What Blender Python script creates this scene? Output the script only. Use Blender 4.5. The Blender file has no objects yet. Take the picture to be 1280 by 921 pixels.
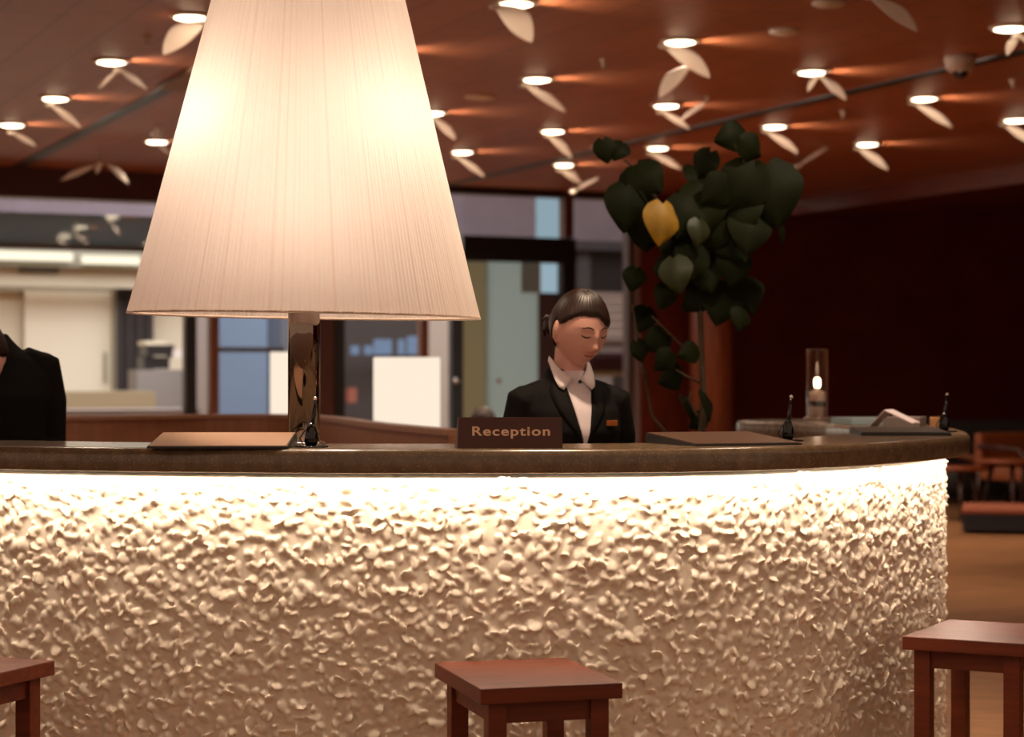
import bpy, bmesh, math, random
import numpy as np
from mathutils import Vector, Matrix
random.seed(7); np.random.seed(7)
R = math.radians
SC = bpy.context.scene
COL = SC.collection

# ---------------------------------------------------------------- camera, world, exposure
EYE = 1.22; F = 2500.0; HY = 474.0; CX = 640.0
cam_d = bpy.data.cameras.new('camera'); cam = bpy.data.objects.new('camera', cam_d); COL.objects.link(cam)
cam.location = (0, 0, EYE); cam.rotation_euler = (R(90), 0, 0)
cam_d.sensor_width = 36; cam_d.sensor_fit = 'HORIZONTAL'; cam_d.lens = 36*F/1280
cam_d.shift_y = (HY-460.5)/1280
cam_d.clip_end = 200
cam_d.dof.use_dof = True; cam_d.dof.focus_distance = 4.95; cam_d.dof.aperture_fstop = 3.4
SC.camera = cam
SC.view_settings.view_transform = 'Standard'; SC.view_settings.look = 'None'
SC.view_settings.gamma = 1; SC.view_settings.use_curve_mapping = False
SC.view_settings.exposure = 0.0
w = bpy.data.worlds.new('world'); SC.world = w; w.use_nodes = True
w.node_tree.nodes['Background'].inputs[0].default_value = (1.0, .68, .48, 1)
w.node_tree.nodes['Background'].inputs[1].default_value = 0.55

# ---------------------------------------------------------------- room frame (turned 24.3 degrees)
TH = R(24.3); CT, ST = math.cos(TH), math.sin(TH)
def uv(u, v): return (-ST*u + CT*v, CT*u + ST*v)
def px_at(px, py, d): return Vector(((px-CX)/F*d, d, EYE+(HY-py)/F*d))
def px_z(px, py, z):
    d = (z-EYE)*F/(HY-py); return px_at(px, py, d)
def px_U(px, py, U):
    a = (px-CX)/F; t = U/(CT-ST*a); return (t*(CT*a+ST), EYE+(HY-py)/F*t)      # v, z
CEIL = 3.22

def lin(h):
    if isinstance(h, str):
        h = [int(h[i:i+2], 16)/255 for i in (0, 2, 4)]
        return tuple((c/12.92 if c <= .04045 else ((c+.055)/1.055)**2.4) for c in h)
    return tuple(h)

# ---------------------------------------------------------------- materials
MATS = {}
def mat(name, col, rough=.6, metal=0, spec=.5, var=0, vscale=8, bump=0, bscale=60, emit=None, estr=0, sheen=0, coat=0, trans=0):
    if name in MATS: return MATS[name]
    m = bpy.data.materials.new(name); m.use_nodes = True; MATS[name] = m
    nt = m.node_tree; b = nt.nodes['Principled BSDF']
    c = lin(col)
    b.inputs['Base Color'].default_value = (*c, 1); b.inputs['Roughness'].default_value = rough
    b.inputs['Metallic'].default_value = metal; b.inputs['Specular IOR Level'].default_value = spec
    b.inputs['Coat Weight'].default_value = coat
    tc = nt.nodes.new('ShaderNodeTexCoord')
    n = nt.nodes.new('ShaderNodeTexNoise'); n.inputs['Scale'].default_value = vscale; n.inputs['Detail'].default_value = 4
    nt.links.new(tc.outputs['Object'], n.inputs['Vector'])
    if var:
        r = nt.nodes.new('ShaderNodeValToRGB')
        r.color_ramp.elements[0].position = .3; r.color_ramp.elements[1].position = .7
        r.color_ramp.elements[0].color = (*[x*(1-var) for x in c], 1)
        r.color_ramp.elements[1].color = (*[min(1, x*(1+var)) for x in c], 1)
        nt.links.new(n.outputs['Fac'], r.inputs['Fac']); nt.links.new(r.outputs['Color'], b.inputs['Base Color'])
    if bump:
        n2 = nt.nodes.new('ShaderNodeTexNoise'); n2.inputs['Scale'].default_value = bscale; n2.inputs['Detail'].default_value = 5
        nt.links.new(tc.outputs['Object'], n2.inputs['Vector'])
        bp = nt.nodes.new('ShaderNodeBump'); bp.inputs['Strength'].default_value = bump; bp.inputs['Distance'].default_value = .01
        nt.links.new(n2.outputs['Fac'], bp.inputs['Height']); nt.links.new(bp.outputs['Normal'], b.inputs['Normal'])
    if emit is not None:
        b.inputs['Emission Color'].default_value = (*lin(emit), 1); b.inputs['Emission Strength'].default_value = estr
    if trans: b.inputs['Transmission Weight'].default_value = trans
    return m

def wood(name, col, axis=0, rough=.35, stretch=14, contrast=.35, spec=.5, coat=0):
    if name in MATS: return MATS[name]
    m = mat(name, col, rough, spec=spec, coat=coat); nt = m.node_tree; b = nt.nodes['Principled BSDF']; c = lin(col)
    tc = nt.nodes.new('ShaderNodeTexCoord'); mp = nt.nodes.new('ShaderNodeMapping')
    s = [stretch]*3; s[axis] = 1.2; mp.inputs['Scale'].default_value = s
    n = nt.nodes.new('ShaderNodeTexNoise'); n.inputs['Scale'].default_value = 3; n.inputs['Detail'].default_value = 6
    r = nt.nodes.new('ShaderNodeValToRGB'); r.color_ramp.elements[0].position = .3; r.color_ramp.elements[1].position = .7
    r.color_ramp.elements[0].color = (*[x*(1-contrast) for x in c], 1); r.color_ramp.elements[1].color = (*[min(1, x*(1+contrast)) for x in c], 1)
    nt.links.new(tc.outputs['Object'], mp.inputs['Vector']); nt.links.new(mp.outputs['Vector'], n.inputs['Vector'])
    nt.links.new(n.outputs['Fac'], r.inputs['Fac']); nt.links.new(r.outputs['Color'], b.inputs['Base Color'])
    return m

def glass(name, tint=(1, 1, 1), gl=.08, rough=.0):
    if name in MATS: return MATS[name]
    m = bpy.data.materials.new(name); m.use_nodes = True; MATS[name] = m
    nt = m.node_tree; nt.nodes.remove(nt.nodes['Principled BSDF']); out = nt.nodes['Material Output']
    t = nt.nodes.new('ShaderNodeBsdfTransparent'); t.inputs[0].default_value = (*tint, 1)
    g = nt.nodes.new('ShaderNodeBsdfGlossy'); g.inputs['Roughness'].default_value = rough
    lw = nt.nodes.new('ShaderNodeLayerWeight'); lw.inputs[0].default_value = .35
    mul = nt.nodes.new('ShaderNodeMath'); mul.operation = 'MULTIPLY_ADD'; mul.inputs[1].default_value = .3; mul.inputs[2].default_value = gl
    mx = nt.nodes.new('ShaderNodeMixShader')
    nt.links.new(lw.outputs['Facing'], mul.inputs[0]); nt.links.new(mul.outputs[0], mx.inputs[0])
    nt.links.new(t.outputs[0], mx.inputs[1]); nt.links.new(g.outputs[0], mx.inputs[2]); nt.links.new(mx.outputs[0], out.inputs['Surface'])
    return m

def cloth_glow(name, col, translucency=.6):
    if name in MATS: return MATS[name]
    m = bpy.data.materials.new(name); m.use_nodes = True; MATS[name] = m
    nt = m.node_tree; nt.nodes.remove(nt.nodes['Principled BSDF']); out = nt.nodes['Material Output']
    d = nt.nodes.new('ShaderNodeBsdfDiffuse'); t = nt.nodes.new('ShaderNodeBsdfTranslucent')
    for x in (d, t): x.inputs[0].default_value = (*lin(col), 1)
    mx = nt.nodes.new('ShaderNodeMixShader'); mx.inputs[0].default_value = translucency
    nt.links.new(d.outputs[0], mx.inputs[1]); nt.links.new(t.outputs[0], mx.inputs[2]); nt.links.new(mx.outputs[0], out.inputs['Surface'])
    return m

def emission(name, col, s):
    if name in MATS: return MATS[name]
    m = bpy.data.materials.new(name); m.use_nodes = True; MATS[name] = m
    nt = m.node_tree; nt.nodes.remove(nt.nodes['Principled BSDF']); out = nt.nodes['Material Output']
    e = nt.nodes.new('ShaderNodeEmission'); e.inputs[0].default_value = (*lin(col), 1); e.inputs[1].default_value = s
    nt.links.new(e.outputs[0], out.inputs['Surface']); return m

# ---------------------------------------------------------------- mesh helpers (all in world coordinates)
ROOT = {}
def tag(o, label=None, cat=None, group=None, kind=None):
    if label: o['label'] = label
    if cat: o['category'] = cat
    if group: o['group'] = group
    if kind: o['kind'] = kind
    return o
def thing(name, loc, label, cat, group=None, rz=0):
    o = bpy.data.objects.new(name, None); COL.objects.link(o); o.empty_display_size = .1
    o.location = loc; o.rotation_euler = (0, 0, rz)
    ROOT[o.name] = (Vector(loc), rz)
    return tag(o, label, cat, group)
class MB:
    def __init__(s): s.v = []; s.f = []; s.sm = []
    def add(s, vs, fs, smooth=False):
        b = len(s.v); s.v += [tuple(x) for x in vs]; s.f += [tuple(b+i for i in f) for f in fs]; s.sm += [smooth]*len(fs); return s
    def box(s, c, size, rz=0, rot=None, bev=0):
        M = rot if rot is not None else Matrix.Rotation(rz, 3, 'Z')
        c = Vector(c); hx, hy, hz = [x/2 for x in size]
        b = min(bev, hx*.9, hy*.9, hz*.9)
        if b <= 0:
            vs = [c+M@Vector((x*hx, y*hy, z*hz)) for z in (-1, 1) for y in (-1, 1) for x in (-1, 1)]
            return s.add(vs, [(0, 2, 3, 1), (4, 5, 7, 6), (0, 1, 5, 4), (2, 6, 7, 3), (0, 4, 6, 2), (1, 3, 7, 5)])
        bm = bmesh.new(); bmesh.ops.create_cube(bm, size=1)
        for q in bm.verts: q.co = Vector((q.co.x*2*hx, q.co.y*2*hy, q.co.z*2*hz))
        bmesh.ops.bevel(bm, geom=bm.edges[:], offset=b, segments=2, affect='EDGES', profile=.6)
        bm.verts.index_update()
        s.add([c+M@q.co for q in bm.verts], [[q.index for q in f.verts] for f in bm.faces]); bm.free(); return s
    def lathe(s, c, prof, n=32, M=None, smooth=True, sx=1, sy=1, caps=True):
        M = M or Matrix.Identity(3); c = Vector(c); vs = []; fs = []
        for r, z in prof:
            for k in range(n):
                a = 2*math.pi*k/n; vs.append(c+M@Vector((r*sx*math.cos(a), r*sy*math.sin(a), z)))
        for i in range(len(prof)-1):
            for k in range(n):
                k2 = (k+1) % n; fs.append((i*n+k, i*n+k2, (i+1)*n+k2, (i+1)*n+k))
        if caps: fs.append(tuple(range(n-1, -1, -1))); fs.append(tuple((len(prof)-1)*n+k for k in range(n)))
        return s.add(vs, fs, smooth)
    def tube(s, pts, rad, n=10, smooth=True, flat=1.0):
        pts = [Vector(p) for p in pts]
        if not hasattr(rad, '__len__'): rad = [rad]*len(pts)
        vs = []; fs = []; up = Vector((0, 0, 1)); prev = None
        for i, p in enumerate(pts):
            t = (pts[min(i+1, len(pts)-1)]-pts[max(i-1, 0)]).normalized()
            a = prev if prev is not None else (up if abs(t.z) < .9 else Vector((1, 0, 0)))
            x = (a-t*a.dot(t)).normalized(); y = t.cross(x); prev = x
            for k in range(n):
                g = 2*math.pi*k/n; vs.append(p+x*(math.cos(g)*rad[i]*flat)+y*(math.sin(g)*rad[i]))
        m = len(pts)
        for i in range(m-1):
            for k in range(n):
                k2 = (k+1) % n; fs.append((i*n+k, i*n+k2, (i+1)*n+k2, (i+1)*n+k))
        fs.append(tuple(range(n-1, -1, -1))); fs.append(tuple((m-1)*n+k for k in range(n)))
        return s.add(vs, fs, smooth)
    def ball(s, c, r, n=20, M=None, fn=None):
        M = M or Matrix.Identity(3); c = Vector(c); r = r if hasattr(r, '__len__') else (r, r, r)
        vs = []; fs = []; h = n//2
        for i in range(h+1):
            ph = math.pi*i/h
            for k in range(n):
                th = 2*math.pi*k/n
                d = Vector((math.sin(ph)*math.cos(th), math.sin(ph)*math.sin(th), math.cos(ph)))
                q = fn(d) if fn else Vector((d.x*r[0], d.y*r[1], d.z*r[2]))
                vs.append(c+M@q)
        for i in range(h):
            for k in range(n):
                k2 = (k+1) % n; fs.append((i*n+k, (i+1)*n+k, (i+1)*n+k2, i*n+k2))
        return s.add(vs, fs, True)
    def prism(s, poly, lo, hi):        # poly: (x, y) points, between heights
        n = len(poly); vs = [(x, y, lo) for x, y in poly]+[(x, y, hi) for x, y in poly]
        fs = [tuple(range(n-1, -1, -1)), tuple(range(n, 2*n))]+[(i, (i+1) % n, n+(i+1) % n, n+i) for i in range(n)]
        return s.add(vs, fs)
    def build(s, name, m, parent=None, label=None, cat=None, group=None, kind=None, rz=0):
        me = bpy.data.meshes.new(name)
        if parent is not None:
            p = parent
            while p.parent is not None: p = p.parent
            if p.name in ROOT: o0, r0 = ROOT[p.name]
            else: o0, r0 = Vector((0, 0, 0)), 0
        else:
            A = np.array(s.v); o0 = Vector(((A[:, 0].min()+A[:, 0].max())/2, (A[:, 1].min()+A[:, 1].max())/2, A[:, 2].min())); r0 = rz
        Mi = Matrix.Rotation(-r0, 3, 'Z')
        me.from_pydata([tuple(Mi@(Vector(v)-o0)) for v in s.v], [], s.f)
        me.polygons.foreach_set('use_smooth', s.sm); me.update()
        bm = bmesh.new(); bm.from_mesh(me); bmesh.ops.remove_doubles(bm, verts=bm.verts, dist=1e-6); bmesh.ops.recalc_face_normals(bm, faces=bm.faces); bm.to_mesh(me); bm.free()
        if m is not None: me.materials.append(m)
        o = bpy.data.objects.new(name, me); COL.objects.link(o)
        if parent is not None: o.parent = parent
        else:
            o.location = o0; o.rotation_euler = (0, 0, r0); ROOT[o.name] = (o0, r0)
        return tag(o, label, cat, group, kind)
def dup(root, loc, rz, label, group=None):
    r = root.copy(); COL.objects.link(r); r.location = loc; r.rotation_euler = (0, 0, rz); r['label'] = label
    if group: r['group'] = group
    for ch in list(root.children):
        c = ch.copy(); COL.objects.link(c); c.parent = r
        for g in list(ch.children):
            d = g.copy(); COL.objects.link(d); d.parent = c
    return r
def rbox(mb, x0, x1, y0, y1, U, th):           # box in the room frame whose front face fills these picture limits at depth U
    v0, _ = px_U(x0, y0, U); v1, _ = px_U(x1, y0, U); xm = (x0+x1)/2
    z1 = px_U(xm, y0, U)[1]; z0 = px_U(xm, y1, U)[1]
    x, y = uv(U+th/2, (v0+v1)/2)
    return mb.box((x, y, (z0+z1)/2), (v1-v0, th, z1-z0), rz=TH)
def uvbox(mb, u0, u1, v0, v1, z0, z1, bev=0):
    x, y = uv((u0+u1)/2, (v0+v1)/2)
    return mb.box((x, y, (z0+z1)/2), (v1-v0, u1-u0, z1-z0), rz=TH, bev=bev)
def lamp(kind, name, loc, energy, color, parent=None, **kw):
    l = bpy.data.lights.new(name, kind); l.energy = energy; l.color = color
    rot = kw.pop('rot', None)
    for k, v in kw.items(): setattr(l, k, v)
    o = bpy.data.objects.new(name, l); COL.objects.link(o)
    if parent is not None:
        o0, r0 = ROOT[parent.name]; o.parent = parent; o.location = Matrix.Rotation(-r0, 3, 'Z')@(Vector(loc)-o0)
    else: o.location = loc
    if rot is not None: o.rotation_euler = rot
    return o

WARM = (1, .72, .47)
# ================================================================ large lights outside the glass front
lx, ly = uv(23.0, 9.0)
lamp('AREA', 'outdoor_skylight', (lx, ly, 5.2), 800, (.86, .88, 1.0), shape='RECTANGLE', size=12, size_y=4, rot=(R(20), 0, TH))
lx, ly = uv(22.6, 4.0)
lamp('AREA', 'shop_ceiling_light', (lx, ly, 3.0), 110, (1, .90, .70), shape='RECTANGLE', size=5, size_y=2.4, rot=(R(-25), 0, TH))

# ================================================================ room shell
def ceiling_mat():
    m = wood('ceiling wood', 'a05a36', axis=0, rough=.42, stretch=8, contrast=.22, spec=.5)
    nt = m.node_tree; b = nt.nodes['Principled BSDF']
    tc = nt.nodes.new('ShaderNodeTexCoord'); wv = nt.nodes.new('ShaderNodeTexBrick')
    wv.offset = .5; wv.inputs['Scale'].default_value = 1; wv.inputs['Mortar Size'].default_value = .006; wv.inputs['Mortar Smooth'].default_value = .2
    wv.inputs['Brick Width'].default_value = 3.4; wv.inputs['Row Height'].default_value = .34
    wv.inputs['Color1'].default_value = (1, 1, 1, 1); wv.inputs['Color2'].default_value = (.86, .86, .86, 1); wv.inputs['Mortar'].default_value = (.35, .3, .3, 1)
    mp = nt.nodes.new('ShaderNodeMapping'); mp.inputs['Rotation'].default_value = (0, 0, R(90)); mp.inputs['Location'].default_value = (.0, .12, 0)
    nt.links.new(tc.outputs['Object'], mp.inputs['Vector']); nt.links.new(mp.outputs['Vector'], wv.inputs['Vector'])
    mx = nt.nodes.new('ShaderNodeMixRGB'); mx.blend_type = 'MULTIPLY'; mx.inputs[0].default_value = 1
    src = b.inputs['Base Color'].links[0].from_socket
    nt.links.new(src, mx.inputs[1]); nt.links.new(wv.outputs['Color'], mx.inputs[2]); nt.links.new(mx.outputs[0], b.inputs['Base Color'])
    return m
CEILM = ceiling_mat()
m = MB(); uvbox(m, 3.0, 19.1, -4.5, 12.0, CEIL, CEIL+.12)
m.build('ceiling', CEILM, kind='structure', rz=TH)
floorm = wood('floor wood', '8f6544', axis=0, rough=.32, stretch=6, contrast=.35)
m = MB(); m.box((0, 13, -.05), (34, 46, .1)); m.build('floor', floorm, kind='structure')
darkred = mat('dark red lacquer', '521808', .8, spec=.12, var=.15, vscale=2)
m = MB(); uvbox(m, 6, 19.1, 12.0, 12.25, 3.05, 3.34); m.build('trim_1', wood('soffit wood', '6a2c1c', rough=.3), kind='structure', rz=TH)
m = MB(); m.prism([uv(6, 12.02), (10, 10), (10, 24), uv(22, 12.02)], 3.07, 3.2); m.build('trim_2', MATS['soffit wood'], kind='structure')
m = MB(); m.box((6.2, 22.5, 1.6), (7.6, .2, 3.2)); m.build('wall_right', darkred, kind='structure')
m = MB(); m.box((9.9, 12.5, 1.6), (.2, 20, 3.2)); m.build('wall_right', darkred, kind='structure')
# ceiling slots running with the planks
blk = mat('black metal', '100b0a', .4)
for i, (v0, wd, u0, u1) in enumerate([(3.5, .055, 8.6, 12.4), (3.5, .055, 13.4, 19.0), (7.86, .05, 5.0, 19.0)]):
    m = MB(); uvbox(m, u0, u1, v0-wd, v0+wd, CEIL-.012, CEIL+.004, bev=.003); m.build('trim_%d' % (i+3), blk, kind='structure', rz=TH)
m = MB(); uvbox(m, 12.4, 13.4, 3.40, 3.62, CEIL-.03, CEIL-.002, bev=.003)
m.build('air_grille', mat('grille paint', '8b6f55', .6), label='tan rectangular grille set in the dark ceiling slot left of the giant lamp', cat='grille', rz=TH)

# ================================================================ glass front: facade
U0 = 19.1
def tinted_glass():      # smoky blue glass: daylight glows through it and its face mirrors the lobby
    m = cloth_glow('dark blue glass', '879a9e', .85); nt = m.node_tree; out = nt.nodes['Material Output']; src = out.inputs['Surface'].links[0].from_socket
    g = nt.nodes.new('ShaderNodeBsdfGlossy'); g.inputs['Roughness'].default_value = .03; mx = nt.nodes.new('ShaderNodeMixShader'); mx.inputs[0].default_value = .25
    nt.links.new(src, mx.inputs[1]); nt.links.new(g.outputs[0], mx.inputs[2]); nt.links.new(mx.outputs[0], out.inputs['Surface']); return m
dkbrown = mat('dark brown frame', '24100b', .45)
m = MB(); rbox(m, -160, 262, 200, 247, U0, .3); m.build('trim_6', mat('maroon beam', '431410', .5), kind='structure', rz=TH)
m = MB(); rbox(m, 262, 790, 224, 239, U0, .2); m.build('trim_7', dkbrown, kind='structure', rz=TH)
# left clerestory
W = thing('window_1', (*uv(U0, 4.5), 2.4), None, None, rz=TH); W['kind'] = 'structure'
m = MB(); rbox(m, -160, 262, 266, 307, U0, .06); m.build('tinted_panel', tinted_glass(), W)
m = MB(); rbox(m, -160, 262, 247, 266, U0+.03, .012); m.build('pane', glass('clear glass', (1, 1, 1), .04), W)
m = MB(); rbox(m, -160, 262, 305, 311, U0-.02, .1); m.build('rail', mat('grey alloy', '5b564e', .4), W)
# door bay behind the giant lamp
W = thing('window_2', (*uv(U0, 6.2), 0), None, None, rz=TH); W['kind'] = 'structure'
m = MB()
for a, b in ((232, 246),): rbox(m, a, b, 300, 640, U0, .12)
m.build('mullion', blk, W)
m = MB(); rbox(m, 263, 274, 300, 640, U0-.05, .12); rbox(m, 527, 536, 300, 640, U0-.05, .12); m.build('door_frame', wood('orange wood', '6e3a22', axis=2), W)
m = MB(); rbox(m, 274, 356, 434, 440, U0, .08); m.build('rail', mat('grey rail', '5a5c60', .4), W)
m = MB(); rbox(m, 274, 352, 300, 640, U0+.03, .012); m.build('pane', glass('blue glass', (.86, .93, 1), .06), W)
m = MB(); rbox(m, 398, 428, 300, 640, U0, .15); m.build('side_panel', wood('chestnut panel', '4a2317', axis=2), W)
m = MB(); rbox(m, 420, 431, 300, 640, U0-.03, .1); m.build('mullion', blk, W)
m = MB(); rbox(m, 431, 527, 385, 640, U0+.04, .012); m.build('pane', MATS['clear glass'], W)
m = MB(); rbox(m, 565, 579, 325, 640, U0-.02, .1); m.build('post', mat('blue grey post', '343c44', .4), W)
m = MB(); v_, z_ = px_U(571, 476, U0-.12); m.ball((*uv(U0-.12, v_), z_), .032, 12); m.build('handle', mat('chrome', 'e8e4de', .12, metal=1), W)
# right bay
W = thing('window_3', (*uv(U0, 9.2), 0), None, None, rz=TH); W['kind'] = 'structure'
m = MB(); rbox(m, 579, 720, 296, 327, U0-.05, .18); m.build('transom', mat('black frame', '0d0a0a', .4), W)
m = MB(); rbox(m, 704, 719, 327, 640, U0-.03, .14); m.build('post', MATS['black frame'], W)
m = MB(); rbox(m, 706, 717, 238, 297, U0-.03, .14); m.build('post', wood('brown post', '5a2c1c', axis=2), W)
m = MB(); rbox(m, 786, 792, 238, 640, U0-.03, .14); m.build('post', mat('mauve post', '4b3530', .4), W)
m = MB(); rbox(m, 792, 802, 238, 640, U0-.01, .12); m.build('post', mat('pale grey post', '8d7873', .5), W)
m = MB(); rbox(m, 579, 704, 240, 296, U0+.03, .012); rbox(m, 719, 786, 240, 640, U0+.03, .012); m.build('pane', MATS['clear glass'], W)
m = MB(); rbox(m, 579, 608, 327, 640, U0+.3, .02); m.build('frosted_panel', cloth_glow('sage glass', 'b4b098', .7), W)
m = MB(); rbox(m, 608, 673, 327, 640, U0+.28, .02); m.build('frosted_panel', cloth_glow('teal glass', 'c2cfcb', .75), W)
m = MB(); rbox(m, 673, 704, 366, 640, U0+.3, .02); m.build('frosted_panel', cloth_glow('mauve glass', '6e5853', .6), W)
m = MB(); rbox(m, 652, 676, 327, 366, U0+.26, .01); m.build('frosted_panel', cloth_glow('grey glass', 'c0bcb6', .7), W)
m = MB(); v_, z_ = px_U(633, 476, U0); m.ball((*uv(U0+.2, v_), z_), .032, 12); m.build('handle', MATS['chrome'], W)

# ---- red wall panel and round column beside the glass
redp = wood('red wood panel', '642312', axis=2, rough=.4)
m = MB(); rbox(m, 802, 880, 200, 640, U0-.05, .25); m.build('wall_column', redp, kind='structure', rz=TH)
m = MB(); m.lathe((px_at(890, 474, 21.3).x, 21.3, 0), [(.23, 0), (.23, 3.22)], 48); m.build('column', wood('column wood', '8a4526', axis=2, rough=.45), kind='structure')

# ================================================================ outside and the shop beyond
def backdrop(name, x0, x1, y0, y1, U, th, mt, label, cat, group=None):
    m = MB(); rbox(m, x0, x1, y0, y1, U, th); return m.build(name, mt, label=label, cat=cat, group=group, rz=TH)
cream = mat('cream plaster', 'd9cdae', .8, var=.04, vscale=1)
B = thing('shop_building', (*uv(27, 5), 0), 'cream shop interior across the passage, seen through the left glass front', 'building', rz=TH)
m = MB(); rbox(m, -260, 250, 356, 680, 27.0, .2); m.build('wall', cream, B)
m = MB(); rbox(m, -260, 262, 309, 332, 26.2, .15); m.build('fascia', mat('grey plaster', '8a8573', .8), B)
m = MB(); rbox(m, -260, 262, 331, 357, 26.4, .15); m.build('bulkhead', mat('cream bulkhead', 'cfc4a6', .8), B)
m = MB(); rbox(m, -200, 145, 356, 363, 26.9, .1); m.build('head_rail', mat('tan rail', 'a39a80', .7), B)
for x0, x1, y0, y1 in ((-120, 91, 313, 324), (103, 175, 320, 330)):
    m = MB(); rbox(m, x0, x1, y0, y1, 26.1, .05); m.build('strip_light', emission('tube light', 'fff4d8', 1.25), B)
m = MB(); rbox(m, 24, 74, 333, 341, 26.33, .06); m.build('vent', mat('vent grey', '6b6657', .6), B)
m = MB(); rbox(m, 31, 142, 364, 489, 26.88, .05); dp = m.build('door', mat('cream door', 'e6dcbd', .5), B)
m = MB(); rbox(m, 130, 134, 440, 476, 26.84, .03); m.build('handle', mat('tan rail', 'a39a80'), dp)
m = MB(); rbox(m, 141, 147, 360, 495, 26.8, .1); m.build('door_frame', mat('tan rail', 'a39a80'), B)
m = MB()
for k in range(7): rbox(m, 147+k*6.6, 151.6+k*6.6, 358, 640, 26.7+.04*(k % 2), .06)
rbox(m, 147, 192, 358, 640, 26.85, .05); m.build('curtain', mat('charcoal cloth', '3b332e', .8), B)
m = MB(); rbox(m, 246, 263, 385, 640, 24.4, .1); m.build('grey_panel', mat('warm grey', '8f857c', .7), B)
cab = mat('grey cabinet', '8b8681', .6)
m = MB(); rbox(m, 172, 238, 462, 640, 24.6, .5)
C_ = m.build('cabinet', cab, label='grey cabinet carrying the dark office machine in the shop beyond the glass', cat='cabinet', rz=TH)
T = thing('office_machine', (*uv(24.8, px_U(197, 462, 24.8)[0]), px_U(197, 462, 24.8)[1]), 'dark office machine with pale lid standing on the grey cabinet', 'machine', rz=TH)
m = MB(); rbox(m, 180, 212, 446, 461, 24.75, .35); m.build('body', mat('machine dark', '2b2826', .4), T)
m = MB(); rbox(m, 184, 218, 431, 444, 24.72, .4); m.build('scanner', mat('machine dark', '2b2826'), T)
m = MB(); rbox(m, 182, 208, 426, 431, 24.72, .4); m.build('lid', mat('cream door', 'e6dcbd'), T)
m = MB(); rbox(m, 216, 229, 437, 447, 24.72, .3); m.build('tray', mat('paper', 'e8e2d4', .6), T)
m = MB(); rbox(m, 40, 195, 489, 640, 23.6, .7)
DC = m.build('shop_desk', mat('desk laminate', 'a3977a', .6), label='low beige desk in front of the cream sliding door', cat='desk', rz=TH)
m = MB(); rbox(m, -60, 250, 512, 640, 20.6, .5); m.build('window_bench', mat('pale stone', 'b9b4b8', .5), label='pale grey bench just outside the left glass front', cat='bench', rz=TH)
# pale street front behind the middle doors
B = thing('street_building', (*uv(30, 9), 0), 'mauve grey building front with dark awning outside the right windows', 'building', rz=TH)
m = MB(); rbox(m, -300, 262, 236, 309, 27.5, .3); rbox(m, 250, 930, 190, 296, 30, .3); m.build('wall', mat('mauve stone', '80757a', .8, var=.08, vscale=2), B)
m = MB(); rbox(m, 250, 930, 296, 308, 29.4, .9); m.build('awning', mat('awning grey', '3c3a3b', .8), B)
m = MB(); rbox(m, 680, 930, 306, 366, 30.0, .3); m.build('shopfront', mat('shopfront dark', '15161a', .4), B)
m = MB(); rbox(m, 722, 738, 308, 372, 29.7, .2); m.build('pillar', mat('pillar grey', '4d4847', .8), B)
m = MB(); rbox(m, 677, 706, 225, 372, 27, .2); m.build('blue_window', emission('sky window', 'a7c3d0', .75), B, label='pale blue lit vertical panel')  # pale blue building window, its brightness put in as an even glow
m = MB()
for k in range(6): rbox(m, 715, 930, 367+k*10, 375+k*10, 29.2+.02*k, .3)
m.build('steps', mat('pale step', '8b7c74', .8), B)
m = MB(); rbox(m, 715, 930, 426, 640, 29.5, .3); m.build('plinth', mat('plinth', '857972', .8), B)
m = MB(); rbox(m, 400, 700, 296, 640, 29.8, .3); m.build('shutter', mat('grey shutter', '544e48', .8), B)
m = MB(); rbox(m, 272, 334, 300, 640, 27.2, .2); m.build('lit_wall', mat('blue white wall', '87939c', .8), B)
m = MB(); rbox(m, 334, 400, 300, 640, 27.3, .2); m.build('side_wall', mat('slate wall', '5c5f63', .8), B)
m = MB(); rbox(m, 536, 563, 300, 640, 27.0, .2); m.build('side_wall', mat('beige wall', 'a29482', .8), B)
for px, wd, tp in ((480, 20, 424), (503, 6, 424), (517, 11, 420), (445, 8, 432), (462, 8, 432)):
    m = MB(); rbox(m, px-wd/2, px+wd/2, tp, 443, 29.0, .1); m.build('lit_window', emission('blue lit window', '9fb6d8', .55 if wd > 9 else .25), B)
m = MB(); rbox(m, 435, 446, 485, 503, 28.8, .1); m.build('notice', mat('pink notice', 'b26b55', .7), B)
# figure of a parked low dark sofa beyond the glass right of the receptionist
T = thing('outdoor_bench', (*uv(22.5, 10.9), 0), 'dark brown padded bench beyond the glass right of the receptionist', 'bench', rz=TH)
m = MB(); x_, y_ = uv(22.6, px_U(752, 450, 22.6)[0]); zz = px_U(752, 450, 22.6)[1]
m.box((x_, y_, zz-.02), (.62, .5, .26), rz=TH, bev=.08); m.build('seat', mat('oxblood', '2e120d', .4), T)
m = MB(); m.box((x_, y_, zz-.17), (.66, .4, .07), rz=TH, bev=.02); m.build('rail', mat('tan rail', 'a39a80'), T)
m = MB()
for s in (-.26, .26): 
    q = uv(22.6, px_U(752, 450, 22.6)[0]+s); m.box((q[0], q[1], (zz-.2)/2), (.06, .3, zz-.2), rz=TH)
m.build('legs', blk, T)

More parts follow.
